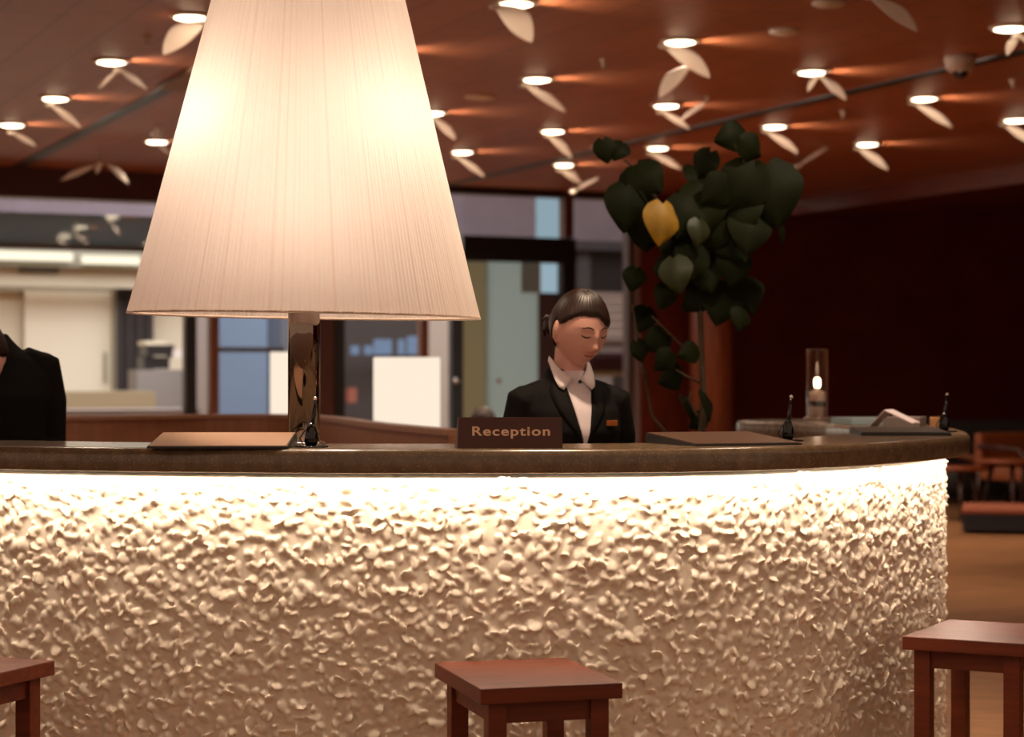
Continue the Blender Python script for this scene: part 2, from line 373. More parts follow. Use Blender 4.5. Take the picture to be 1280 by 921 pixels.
# ================================================================ reception counter
OUT = [(-3.6, 6.9), (-2.4, 5.72), (-1.32, 5.10), (-.63, 4.90), (-.15, 4.87), (.277, 4.90), (.52, 4.98), (.76, 5.13), (1.03, 5.42), (1.30, 5.87), (1.47, 6.42), (1.56, 7.1), (1.575, 7.8), (1.5, 8.35)]
def catmull(P, step=.03):
    P = [Vector((*p, 0)) for p in P]; out = []
    for i in range(len(P)-1):
        p0 = P[i-1] if i else 2*P[0]-P[1]; p1 = P[i]; p2 = P[i+1]; p3 = P[i+2] if i+2 < len(P) else 2*P[-1]-P[-2]
        n = max(2, int((p2-p1).length/step))
        for k in range(n):
            t = k/n
            out.append(.5*((2*p1)+(-p0+p2)*t+(2*p0-5*p1+4*p2-p3)*t*t+(-p0+3*p1-3*p2+p3)*t**3))
    out.append(P[-1]); return out
PATH = catmull(OUT)
NRM = []
for i in range(len(PATH)):
    t = (PATH[min(i+1, len(PATH)-1)]-PATH[max(i-1, 0)]).normalized(); NRM.append(Vector((-t.y, t.x, 0)))   # towards the staff side
def widen(p):      # the right wing narrows, then swells to its rounded end
    if p.x < 1.2: return 1
    return float(np.interp(p.y, [5.8, 6.5, 7.1, 7.6, 8.0, 8.35], [1, .88, .76, .92, 1.2, 1.36]))
def off(o): return [p+n*(o*(widen(p) if o > .3 else 1)) for p, n in zip(PATH, NRM)]
def outline(o0, o1, ncap=14):
    A = off(o0); Bk = off(o1); c = (A[-1]+Bk[-1])/2; r = (A[-1]-c)
    cap = [c+Matrix.Rotation(math.pi*k/ncap, 3, 'Z')@r for k in range(1, ncap)]
    return A+cap+Bk[::-1]
def ringmesh(o0, o1, prof):      # prof: (extra inset, z)
    P = outline(o0, o1); n = len(P); vs = []; fs = []; N = []
    for i in range(n):
        t = (P[(i+1) % n]-P[i-1]).normalized(); N.append(Vector((-t.y, t.x, 0)))
    for q, z in prof:
        for i in range(n): w_ = P[i]+N[i]*q; vs.append((w_.x, w_.y, z))
    mb = MB()
    for j in range(len(prof)-1):
        for i in range(n): fs.append((j*n+i, j*n+(i+1) % n, (j+1)*n+(i+1) % n, (j+1)*n+i))
    mb.add(vs, fs, True); b = len(fs)
    mb.f.append(tuple(range(n-1, -1, -1))); mb.sm.append(False)
    mb.f.append(tuple((len(prof)-1)*n+i for i in range(n))); mb.sm.append(False)
    return mb
CT_ = thing('reception_counter', (0, 5.1, 0), 'long curved reception counter with white pebbled front and brown stone top', 'counter')
def stone_mat():
    m = mat('brown terrazzo', '79604e', .22, spec=.5); nt = m.node_tree; b = nt.nodes['Principled BSDF']
    tc = nt.nodes.new('ShaderNodeTexCoord')
    v = nt.nodes.new('ShaderNodeTexVoronoi'); v.inputs['Scale'].default_value = 110
    n = nt.nodes.new('ShaderNodeTexNoise'); n.inputs['Scale'].default_value = 30; n.inputs['Detail'].default_value = 6
    r = nt.nodes.new('ShaderNodeValToRGB'); r.color_ramp.elements[0].position = .1; r.color_ramp.elements[1].position = .32
    r.color_ramp.elements[0].color = (*lin('8a7660'), 1); r.color_ramp.elements[1].color = (*lin('6f5b45'), 1)
    mx = nt.nodes.new('ShaderNodeMixRGB'); mx.blend_type = 'OVERLAY'; mx.inputs[0].default_value = .6
    for t in (v, n): nt.links.new(tc.outputs['Object'], t.inputs['Vector'])
    nt.links.new(v.outputs['Distance'], r.inputs['Fac']); nt.links.new(r.outputs[0], mx.inputs[1]); nt.links.new(n.outputs['Fac'], mx.inputs[2]); nt.links.new(mx.outputs[0], b.inputs['Base Color'])
    return m
STONE = stone_mat()
ringmesh(0, .42, [(.05, .999), (.0125, .999), (.0105, .990), (.006, .990), (.002, .992), (.0, .996), (.0, 1.030), (.003, 1.040), (.009, 1.047), (.018, 1.050)]).build('countertop', STONE, CT_)
plaster = mat('white plaster', 'ddccb8', .75, spec=.25)
ringmesh(.088, .34, [(0, 0), (0, .975)]).build('core_wall', plaster, CT_)
# inner staff shelf
m = ringmesh(.36, .62, [(0, .70), (0, .74)]); m.build('staff_desk', wood('staff desk wood', '6b3a25', axis=0), CT_)
# pebbles
bm = bmesh.new(); bmesh.ops.create_icosphere(bm, subdivisions=2, radius=1); bm.verts.index_update()
ICO = np.array([v.co[:] for v in bm.verts]); ICF = np.array([[v.index for v in f.verts] for f in bm.faces]); bm.free()
bm = bmesh.new(); bmesh.ops.create_icosphere(bm, subdivisions=1, radius=1); bm.verts.index_update()
IC1 = np.array([v.co[:] for v in bm.verts]); IF1 = np.array([[v.index for v in f.verts] for f in bm.faces]); bm.free()
def np_mesh(name, V, Fc, mt, parent):
    me = bpy.data.meshes.new(name); me.vertices.add(len(V)); me.loops.add(Fc.size); me.polygons.add(len(Fc))
    o0, r0 = ROOT[parent.name]; me.vertices.foreach_set('co', (V-np.array(o0)).astype('f').ravel())
    me.loops.foreach_set('vertex_index', Fc.astype('i').ravel()); me.polygons.foreach_set('loop_start', np.arange(0, Fc.size, 3, dtype='i'))
    me.polygons.foreach_set('loop_total', np.full(len(Fc), 3, dtype='i')); me.polygons.foreach_set('use_smooth', np.ones(len(Fc), dtype=bool))
    me.update(); me.validate(); me.materials.append(mt)
    o = bpy.data.objects.new(name, me); COL.objects.link(o); o.parent = parent; return o
WALL = off(.088); WA = np.array([p[:] for p in WALL]); NA = -np.array([n[:] for n in NRM])
sl = np.concatenate([[0], np.cumsum(np.linalg.norm(np.diff(WA, axis=0), axis=1))])
rs = np.random.RandomState(11)
VV = []; FF = []; base = 0
zrow = .012
PIT = .0205
while zrow < .968:
    s = rs.uniform(0, PIT)
    while s < sl[-1]:
        ss = s+rs.uniform(-.5, .5)*PIT; z = min(.966, zrow+rs.uniform(-.5, .5)*PIT)
        i = int(np.clip(np.searchsorted(sl, ss), 1, len(sl)-1)); f = np.clip((ss-sl[i-1])/(sl[i]-sl[i-1]), 0, 1)
        P = WA[i-1]*(1-f)+WA[i]*f; P = P+np.array([0, 0, z]); N = NA[i-1]*(1-f)+NA[i]*f; N /= np.linalg.norm(N); T_ = np.array([-N[1], N[0], 0]); Z_ = np.array([0, 0, 1.])
        fine = (P[1] < 6.7 and P[0] > -1.7 and z > .28)
        if not fine and rs.rand() < .45: s += PIT; continue
        a = rs.uniform(.0110, .0205); b = a*rs.uniform(.6, .95); c = rs.uniform(.0035, .0062)
        yaw = rs.uniform(0, 2*math.pi); tilt = min(1.35, abs(rs.normal(.55, .36)))
        # the disc's own normal leans away from the wall normal
        ld = T_*math.cos(yaw)+Z_*math.sin(yaw); nd = N*math.cos(tilt)+ld*math.sin(tilt)
        e1 = np.cross(nd, rs.normal(size=3)); e1 /= np.linalg.norm(e1); e2 = np.cross(nd, e1)
        V0, F0 = (ICO, ICF) if fine else (IC1, IF1)
        cup = (V0[:, 0]**2+V0[:, 1]**2)*rs.uniform(-.4, .2)*c*1.3
        V = (V0[:, :1]*a)*e1+(V0[:, 1:2]*b)*e2+((V0[:, 2]*c)+cup)[:, None]*nd+P+N*rs.uniform(-.005, .008)
        VV.append(V); FF.append(F0+base); base += len(V)
        s += PIT*rs.uniform(.75, 1.25)
    zrow += PIT*.92
A = off(.085); Bq = off(.108); n = len(A); vs = []
for ring, z in ((A, .004), (Bq, .004), (Bq, .972), (A, .972)): vs += [(p.x, p.y, z) for p in ring]
tr = []
for j in range(4):
    for i in range(n-1):
        a, b, c, d = j*n+i, j*n+i+1, ((j+1) % 4)*n+i+1, ((j+1) % 4)*n+i; tr += [(a, b, c), (a, c, d)]
tr += [(0, n, 2*n), (0, 2*n, 3*n), (n-1, 3*n-1, 2*n-1), (n-1, 4*n-1, 3*n-1)]
VV.append(np.array(vs)); FF.append(np.array(tr)+base)
pf_ = np_mesh('pebbled_front', np.concatenate(VV), np.concatenate(FF), plaster, CT_)
rm = pf_.modifiers.new('merge', 'REMESH'); rm.mode = 'VOXEL'; rm.voxel_size = .0031; rm.use_smooth_shade = True
sm = pf_.modifiers.new('soft', 'SMOOTH'); sm.iterations = 2; sm.factor = .5
VV = FF = None
# light strip under the stone
A = off(.015); Bq = off(.031); vs = []; fs = []; n = len(A)
for ring, z in ((A, .9985), (Bq, .9985), (Bq, .9935), (A, .9935)): vs += [(p.x, p.y, z) for p in ring]
for j in range(4):
    for i in range(n-1): fs.append((j*n+i, j*n+i+1, ((j+1) % 4)*n+i+1, ((j+1) % 4)*n+i))
MB().add(vs, fs).build('light_strip', emission('strip light', (1, .84, .66), 80), CT_, label='warm glowing light strip under the stone edge')

# ================================================================ giant table lamp
LX, LY = -.541, 5.2
L = thing('giant_table_lamp', (LX, LY, 1.05), 'giant lamp with white pleated cone shade on a chrome pole', 'lamp')
chrome = MATS['chrome']
m = MB(); m.lathe((LX, LY, 1.0502), [(.055, 0), (.055, .006), (.045, .010)], 48); m.build('base', chrome, L)
m = MB(); m.lathe((LX, LY, 1.055), [(.0415, 0), (.0415, .55), (.012, .56), (.012, 1.22)], 56); m.build('pole', mat('polished chrome', '8a7a70', .05, metal=1), L)  # pole chrome browned to stand for the dark lobby it reflects
Z0, Z1 = 1.383, 2.40
def shade_mesh(inset=0, n=240, rows=22):
    vs = []; fs = []; N = n*6
    for j in range(rows+1):
        t = j/rows; z = Z0+(Z1-Z0)*t
        rx = (.4565-.255*t*1.0)-inset
        fl = .006*math.exp(-t*18)
        for k in range(N):
            a = 2*math.pi*k/N; ph = k/6*2*math.pi
            rp = .0008*math.cos(ph)*(1-.35*t)+.0010*math.sin(a*37+1.3)*math.sin(a*5)+.0008*math.sin(a*61+.4)
            r = rx+rp+fl*.4
            vs.append((r*math.cos(a), (r*.62)*math.sin(a), z))
    M = Matrix.Rotation(R(.9), 3, 'Y'); c = Vector((LX, LY, Z0))
    vs = [c+M@(Vector(v)-Vector((0, 0, Z0))) for v in vs]
    for j in range(rows):
        for k in range(N): k2 = (k+1) % N; fs.append((j*N+k, j*N+k2, (j+1)*N+k2, (j+1)*N+k))
    return MB().add(vs, fs, True)
SHM = cloth_glow('pleated shade cloth', (.93, .82, .73), .5)
def pleat_threads(m):      # thread density varies round the shade, as gathered cloth does
    nt = m.node_tree; tc = nt.nodes.new('ShaderNodeTexCoord'); sp = nt.nodes.new('ShaderNodeSeparateXYZ'); nt.links.new(tc.outputs['Object'], sp.inputs[0])
    dv = nt.nodes.new('ShaderNodeMath'); dv.operation = 'DIVIDE'; dv.inputs[1].default_value = .62; nt.links.new(sp.outputs['Y'], dv.inputs[0])
    at = nt.nodes.new('ShaderNodeMath'); at.operation = 'ARCTAN2'; nt.links.new(dv.outputs[0], at.inputs[0]); nt.links.new(sp.outputs['X'], at.inputs[1])
    n = nt.nodes.new('ShaderNodeTexNoise'); n.noise_dimensions = '1D'; n.inputs['Scale'].default_value = 34; n.inputs['Detail'].default_value = 5; nt.links.new(at.outputs[0], n.inputs['W'])
    cr = nt.nodes.new('ShaderNodeValToRGB'); cr.color_ramp.elements[0].position = .30; cr.color_ramp.elements[1].position = .50
    cr.color_ramp.elements[0].color = (.88, .75, .66, 1); cr.color_ramp.elements[1].color = (.94, .84, .76, 1); nt.links.new(n.outputs['Fac'], cr.inputs[0])
    for x in list(nt.nodes):
        if x.type in ('BSDF_DIFFUSE', 'BSDF_TRANSLUCENT'): nt.links.new(cr.outputs[0], x.inputs[0])
pleat_threads(SHM)
shade_mesh().build('lamp_shade', SHM, L)
m = MB()
MR = Matrix.Rotation(R(.9), 3, 'Y')
for zz_, rr in ((Z0+.004, .4545), (Z1-.004, .2)):
    m = MB()
    pts = [Vector((LX, LY, Z0))+MR@Vector((rr*math.cos(2*math.pi*k/64), rr*.62*math.sin(2*math.pi*k/64), zz_-Z0)) for k in range(65)]
    m.tube(pts, .0030, 6); m.build('shade_ring', mat('shade wire', 'e0c8b0', .6), L)
m = MB(); m.tube([(LX-.2, LY, Z1-.01), (LX, LY, Z1-.02), (LX+.2, LY, Z1-.01)], .004, 6); m.build('spider', MATS['shade wire'], L)
m = MB(); m.tube([(LX-.16, LY, 1.84), (LX, LY, 1.80), (LX+.16, LY, 1.84)], .008, 8); m.build('bulb_arm', chrome, L)
for s in (-1, 1):
    m = MB(); bx = LX+(-.19 if s < 0 else .17); m.ball((bx, LY, 1.87), (.04, .04, .05), 16); m.build('bulb', emission('bulb glow', (1, .82, .62), 12), L)
    lamp('POINT', 'bulb_and_fill_light', (bx, LY+.0, 1.87), 7.2, (1, .83, .70), L, shadow_soft_size=.05)
lamp('SPOT', 'counter_fill_spot', (LX, LY, 1.86), 60, (1, .80, .62), L, spot_size=R(52), spot_blend=.5, shadow_soft_size=.05)  # added spot with no bulb of its own, brightens counter and pad
lamp('POINT', 'bulb_and_fill_light', (LX, LY, 1.60), 6.6, (1, .83, .70), L, shadow_soft_size=.06)  # added fill without a bulb, brightens the lower shade

# ================================================================ stools
stw = wood('stool wood', '64290f', axis=0, rough=.5, stretch=18, contrast=.25, spec=.3, coat=0)
def make_stool(loc, rz, label):
    S = thing('wooden_stool', loc, label, 'stool', 'wooden stools in front of the counter', rz)
    M = Matrix.Rotation(rz, 3, 'Z'); o = Vector(loc); Wd, Dp, H = .325, .42, .55
    def P(x, y, z): return o+M@Vector((x, y, z))
    m = MB(); m.box(P(0, 0, H-.0175), (Wd, Dp, .035), rz=rz, bev=.003); m.build('seat', stw, S)
    for x, y in ((-1, -1), (1, -1), (-1, 1), (1, 1)):
        m = MB(); m.box(P(x*(Wd/2-.045), y*(Dp/2-.045), (H-.035)/2), (.042, .042, H-.035), rz=rz, bev=.002); m.build('leg', stw, S)
    for y in (-1, 1):
        m = MB(); m.box(P(0, y*(Dp/2-.045), H-.035-.024), (Wd-.13, .022, .048), rz=rz); m.build('rail', stw, S)
    for x in (-1, 1):
        m = MB(); m.box(P(x*(Wd/2-.045), 0, H-.035-.024), (.022, Dp-.13, .048), rz=rz); m.build('rail', stw, S)
        m = MB(); m.box(P(x*(Wd/2-.045), 0, .12), (.022, Dp-.13, .035), rz=rz); m.build('stretcher', stw, S)
    return S
def stool_from_corner(cx, cy, rz, which):  # world position of a top corner: which = (sx, sy)
    v = Matrix.Rotation(rz, 3, 'Z')@Vector((which[0]*.1625, which[1]*.21, 0)); return (cx-v.x, cy-v.y, 0)
S0 = make_stool(stool_from_corner(-.0675, 4.328, R(16), (-1, -1)), R(16), 'whole dark red wooden stool standing in the middle of the counter front')
dup(S0, stool_from_corner(1.018, 5.22, R(-29), (-1, -1)), R(-29), 'dark red wooden stool at the right end of the pebbled counter')
dup(S0, stool_from_corner(-1.09, 4.77, R(-22), (1, 1)), R(-22), 'dark red wooden stool cut off by the left edge of the photo')

# ================================================================ things on the counter
TOP = 1.0503

def slope_pad(cx, cy, rz, wd, dp, h0, h1, label, padm):
    M = Matrix.Rotation(rz, 3, 'Z'); o = Vector((cx, cy, TOP))
    T = thing('writing_pad', o, label, 'writing pad', 'leather writing pads on the counter', rz)
    v = [(0, 0, 0), (wd, 0, 0), (wd, dp, 0), (0, dp, 0), (0, 0, h0), (wd, 0, h0), (wd, dp, h1), (0, dp, h1)]
    MB().add([o+M@Vector(q) for q in v], [(3, 2, 1, 0), (4, 5, 6, 7), (0, 1, 5, 4), (1, 2, 6, 5), (2, 3, 7, 6), (3, 0, 4, 7)]).build('wedge', mat('black leather', '120c0a', .4), T)
    k = .004; v = [(k, k, h0+.0003), (wd-k, k, h0+.0003), (wd-k, dp-k, h1+.0003), (k, dp-k, h1+.0003)]
    v += [(a, b, c+.002) for a, b, c in v]
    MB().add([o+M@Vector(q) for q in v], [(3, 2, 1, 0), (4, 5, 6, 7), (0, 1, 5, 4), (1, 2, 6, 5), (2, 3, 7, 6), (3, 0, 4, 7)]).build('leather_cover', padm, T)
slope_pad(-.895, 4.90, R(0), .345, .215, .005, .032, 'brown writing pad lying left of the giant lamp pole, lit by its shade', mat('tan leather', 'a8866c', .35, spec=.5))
slope_pad(.465, 5.075, R(22), .31, .29, .004, .026, 'dark writing pad lying turned between the receptionist and the middle pen', mat('dark brown leather', '5f4536', .35))
slope_pad(1.05, 6.02, R(-3), .27, .30, .008, .018, 'black writing pad at the rounded right end of the counter', mat('black pad leather', '1e1511', .4))
def pen_stand(x, y, rz, label, first=None):
    if first: return dup(first, (x, y, TOP), rz, label)
    o = Vector((x, y, TOP)); T = thing('pen_stand', o, label, 'pen stand', 'black pen stands on the counter', rz)
    gb = mat('gloss black', '0a0808', .12)
    m = MB(); m.lathe(o, [(.043, 0), (.043, .003), (.040, .004)], 32); m.build('base_plate', gb, T)
    m = MB(); m.lathe(o+Vector((0, 0, .004)), [(.013, 0), (.0175, .010), (.0165, .028), (.012, .044), (.007, .056)], 24); m.build('holder', gb, T)
    m = MB(); m.tube([o+Vector((0, 0, .035)), o+Vector((.006, 0, .075)), o+Vector((.010, 0, .118))], [.0045, .0055, .0040], 12); pn = m.build('pen', gb, T)
    m = MB(); m.ball(o+Vector((.0105, 0, .121)), .0055, 12); m.build('pen_tip', chrome, pn)
    m = MB(); pts = [o+Vector((.012*math.cos(a)+.010, -.012, .02+.012*math.sin(a)+.02)) for a in [k*.5 for k in range(12)]]
    m.tube([o+Vector((-.018, -.01, .006)), o+Vector((-.028, -.012, .022)), o+Vector((-.016, -.008, .04)), o+Vector((-.004, 0, .05))], .0016, 6); m.build('cord', gb, T)
    return T
P0 = pen_stand(-.502, 5.0, 0, 'black pen stand in front of the chrome lamp pole')
pen_stand(.758, 5.50, 0, 'black pen stand at the right tip of the turned writing pad', P0)
pen_stand(1.395, 6.46, 0, 'black pen stand farthest right, at the rounded counter end', P0)

# sign
SG = thing('reception_sign', (-.006, 4.935, TOP), 'dark brown sign block reading Reception standing on the counter', 'sign')
sm_ = mat('sign brown', '4a2012', .5)
sx0, sx1, sy, sh = -.134, .125, 4.925, .076
v = [(sx0, sy, TOP), (sx1, sy, TOP), (sx1, sy+.042, TOP), (sx0-.008, sy+.042, TOP), (sx0+.002, sy+.010, TOP+sh), (sx1-.002, sy+.010, TOP+sh), (sx1-.002, sy+.020, TOP+sh), (sx0+.0, sy+.020, TOP+sh)]
MB().add(v, [(3, 2, 1, 0), (4, 5, 6, 7), (0, 1, 5, 4), (1, 2, 6, 5), (2, 3, 7, 6), (3, 0, 4, 7)]).build('block', sm_, SG)
tc_ = bpy.data.curves.new('lettering', 'FONT'); tc_.body = 'Reception'; tc_.align_x = 'LEFT'; tc_.size = .0315; tc_.space_character = 1.12; tc_.extrude = .0004; tc_.offset = .0007
to = bpy.data.objects.new('lettering', tc_); COL.objects.link(to); tc_.materials.append(mat('gold letters', 'f2c8a2', .5))
to.parent = SG; bpy.context.view_layer.update()
tw = to.dimensions.x; to.scale = (.192/tw, 1, 1)
to.location = Vector((-.1005, sy+.0031, TOP+.0315))-Vector((-.006, 4.935, TOP)); to.rotation_euler = (R(90-7.5), 0, 0)
lm = bpy.data.meshes.new_from_object(to.evaluated_get(bpy.context.evaluated_depsgraph_get())); lo_ = bpy.data.objects.new('lettering', lm); COL.objects.link(lo_)
lo_.parent = SG; lo_.location = to.location; lo_.rotation_euler = to.rotation_euler; lo_.scale = to.scale; bpy.data.objects.remove(to); lo_.name = 'lettering'

# glass lantern at the far end
gx, gy = 1.285, 8.42
G = thing('glass_lantern', (gx, gy, TOP), 'glass tube lantern with small glowing bulb on the far counter end', 'lantern')
m = MB(); m.lathe((gx, gy, TOP), [(.058, 0), (.058, .008), (.046, .012)], 32); m.build('base', mat('pale metal', 'b79f8c', .35, metal=.6), G)
m = MB(); m.lathe((gx, gy, TOP+.012), [(.034, 0), (.036, .06), (.034, .105), (.012, .112), (.012, .118)], 32); m.build('body', mat('lantern body', 'eadccb', .35), G)
m = MB(); m.lathe((gx, gy, TOP+.056), [(.0368, 0), (.0368, .022)], 32); m.build('dark_band', mat('band black', '15100e', .4), G)
m = MB(); m.lathe((gx, gy, TOP+.135), [(.010, 0), (.014, .008), (.014, .03), (.008, .042)], 16); m.build('bulb', emission('lantern bulb', (1, .82, .6), 12), G)
m = MB(); m.lathe((gx, gy, TOP+.012), [(.0455, 0), (.0455, .282), (.042, .282), (.042, 0)], 40, caps=False); m.build('glass_tube', glass('tube glass', (.93, .86, .82), .07), G)
m = MB(); m.lathe((gx, gy, TOP+.292), [(.046, 0), (.046, .005)], 32); m.build('cap', glass('tube cap', (.8, .7, .65), .3), G)

# papers
m = MB(); m.box((1.345, 7.62, TOP+.012), (.19, .27, .024), rz=R(8), bev=.002); m.build('booklet', mat('pale blue paper', 'a9bfc4', .6), label='pale blue booklet lying in front of the glass lantern', cat='booklet', rz=R(8))
# folded white card
o = Vector((1.31, 6.85, TOP)); Mx = Matrix.Rotation(R(-25), 3, 'Z')
pf = [(-.085, 0), (-.02, .066), (.075, .022), (.075, .019), (-.02, .062), (-.081, 0)]
vs = [o+Mx@Vector((x, y, z)) for y in (-.06, .06) for x, z in pf]
MB().add(vs, [(0, 1, 4, 5), (1, 2, 3, 4), (6, 11, 10, 7), (7, 10, 9, 8), (0, 6, 7, 1), (1, 7, 8, 2), (2, 8, 9, 3), (3, 9, 10, 4), (4, 10, 11, 5), (5, 11, 6, 0)]).build('folded_leaflet', mat('white paper', 'cdbfc4', .6), label='white leaflet folded like a tent behind the black writing pad', cat='leaflet')
m = MB(); m.box((1.40, 7.13, TOP+.018), (.13, .16, .036), rz=R(-20), bev=.002); m.build('paper_stack', mat('grey paper', '7b6f6b', .7), label='low grey stack of papers beneath and behind the folded leaflet', cat='papers')
m = MB(); m.box((1.452, 6.87, TOP+.02), (.03, .03, .04), bev=.002); m.build('wood_block', mat('tan block', 'c08a5c', .6), label='tiny tan block right of the folded leaflet', cat='block')

# ================================================================ curved partition and lamps behind
PP = catmull([(-3.4, 8.9), (-2.07, 9.25), (-1.5, 9.75), (-1.12, 9.75), (-.82, 9.1), (-.56, 8.0), (-.36, 7.3), (-.185, 6.75)], .06)
PT = thing('low_partition', (PP[0].x, PP[0].y, 0), 'curved brown low partition behind the counter', 'partition')
def ribbon(P, half, z0, z1):
    n = len(P); N = []
    for i in range(n):
        t = (P[min(i+1, n-1)]-P[max(i-1, 0)]).normalized(); N.append(Vector((-t.y, t.x, 0)))
    vs = []
    for s, z in ((-1, z0), (1, z0), (1, z1), (-1, z1)): vs += [(p.x+q.x*half*s, p.y+q.y*half*s, z) for p, q in zip(P, N)]
    fs = [(j*n+i, j*n+i+1, ((j+1) % 4)*n+i+1, ((j+1) % 4)*n+i) for j in range(4) for i in range(n-1)]
    fs += [(0, n, 2*n, 3*n), (n-1, 4*n-1, 3*n-1, 2*n-1)]
    return MB().add(vs, fs)
ribbon(PP, .03, 0, 1.03).build('panel', wood('partition wood', '9a6448', axis=2, rough=.5, contrast=.12), PT)
ribbon(PP, .042, 1.03, 1.05).build('cap', wood('partition cap', 'a4755a', axis=0, rough=.4, contrast=.1), PT)
sgm = emission('paper lamp glow', (1, .85, .68), 1.0)
def paper_lamp(px, d, wd, ztop, hh, label):
    x = px_at(px, 474, d).x; rz = R(3)
    zt = ztop-hh-.035
    T = thing('side_table', (x, d, 0), 'dark side table carrying '+label[1], 'side table', rz=rz)
    m = MB(); m.box((x, d, zt-.015), (.5, .5, .03), rz=rz, bev=.004); m.build('table_top', wood('dark table wood', '3a1a10', axis=0), T)
    m = MB(); m.lathe((x, d, 0), [(.2, 0), (.2, .02), (.03, .03), (.03, zt-.03)], 24); m.build('pedestal', blk, T)
    T = thing('paper_lamp', (x, d, zt), label[0], 'lamp', rz=rz)
    m = MB(); m.box((x, d, zt+.0125), (wd*.8, wd*.8, .025), rz=rz); m.build('base', MATS['dark table wood'], T)
    m = MB(); m.box((x, d, zt+.035+hh/2), (wd, wd*.9, hh), rz=rz, bev=.01); m.build('lamp_shade', sgm, T)
paper_lamp(508.5, 11.0, .362, 1.34, .50, ('glowing cream box lamp between the chrome pole and the sign', 'the glowing box lamp left of the sign'))
paper_lamp(366, 14.0, .30, 1.41, .55, ('glowing narrow lamp half hidden behind the chrome pole', 'the glowing lamp behind the chrome pole'))

# ================================================================ downlights, their added wash spots and the hanging birds
trimm = mat('downlight trim', 'cdb9a4', .5)
lensm = emission('downlight lens', (1, .80, .55), 9)
def make_downlight(p, label):
    T = thing('ceiling_downlight', p, label, 'ceiling light', 'round ceiling downlights')
    m = MB(); m.lathe(p, [(.070, -.012), (.070, 0), (.118, 0), (.118, -.006), (.112, -.010), (.088, -.012), (.070, -.012)], 32, caps=False); m.build('trim_ring', trimm, T)
    m = MB(); m.lathe(p, [(.070, -.008), (.086, -.0105), (.087, -.014), (.060, -.022), (.01, -.026)], 32); m.build('lens', lensm, T)
    lamp('SPOT', 'wide_beam', Vector(p)+Vector((0, 0, -.04)), 60, (1, .80, .60), T, spot_size=R(160), spot_blend=.7, shadow_soft_size=.05)
    lamp('SPOT', 'down_beam', Vector(p)+Vector((0, 0, -.04)), 170, WARM, T, spot_size=R(44), spot_blend=.9, shadow_soft_size=.05)
    q = Vector(p)+Vector((.045, 0, -.085)); w_ = lamp('SPOT', 'wash_fill_spot', q, 17, (1, .90, .76), T, spot_size=R(100), spot_blend=1, shadow_soft_size=.012)  # added sideways spot that makes the light patch right of the lens
    w_.rotation_euler = Vector((-1, 0, -.10)).to_track_quat('Z', 'Y').to_euler()
    return T
DL = [(238, 20, 'large bright downlight at upper left touching the giant shade edge'),
      (645, 3, 'downlight cut by the top edge just right of the giant shade'),
      (139, 76, 'downlight above the two winged bird left of the giant lamp'),
      (69, 122, 'second downlight from the left edge, above a single wing'),
      (15, 155, 'downlight farthest left, half way down the ceiling'),
      (196, 176, 'downlight touching the left side of the shade at mid height'),
      (540, 140, 'downlight peeking out at the right side of the giant shade'),
      (578, 189, 'low downlight just right of the giant shade, above a narrow wing'),
      (671, 98, 'downlight above a wing straight above the receptionist left shoulder'),
      (691, 163, 'upper of the two stacked downlights above the receptionist'),
      (705, 205, 'lowest downlight above the receptionist, over the window head'),
      (850, 51, 'uppermost downlight above the plant, over the big paired wings'),
      (833, 131, 'middle one of the three downlights over the plant'),
      (822, 184, 'lowest one of the three downlights over the plant, by its leaves'),
      (968, 157, 'downlight just right above the plant crown'),
      (1015, 89, 'downlight with a many winged bird right in front of it'),
      (1155, 122, 'downlight below and left of the dome camera'),
      (1084, 179, 'downlight above the dark wall between plant and right edge'),
      (1270, 149, 'lower downlight cut by the right edge of the photo'),
      (1262, 34, 'upper downlight at the right edge of the photo'),
      (478, 62, 'downlight hidden behind the giant shade, only its wash showing')]
D0 = None
for x, y, lb in DL:
    p = px_z(x, y, CEIL-.001); p.z = CEIL-.0005
    if D0 is None: D0 = make_downlight(p, lb)
    else: dup(D0, p, 0, lb)
for x, y, lb in ((.25, 5.35, 'added unseen downlight over the receptionist, above the frame'), (1.45, 6.7, 'added unseen downlight over the rounded counter end, above the frame'),
                 (-2.0, 7.4, 'added unseen downlight behind the giant lamp, above the frame')):
    dup(D0, (x, y, CEIL-.0005), 0, lb)  # unseen fixtures added to light the counter area from above
birdm = cloth_glow('bird paper', (.93, .86, .80), .4)
wirem = mat('wire', '8b6f60', .4, metal=.6)
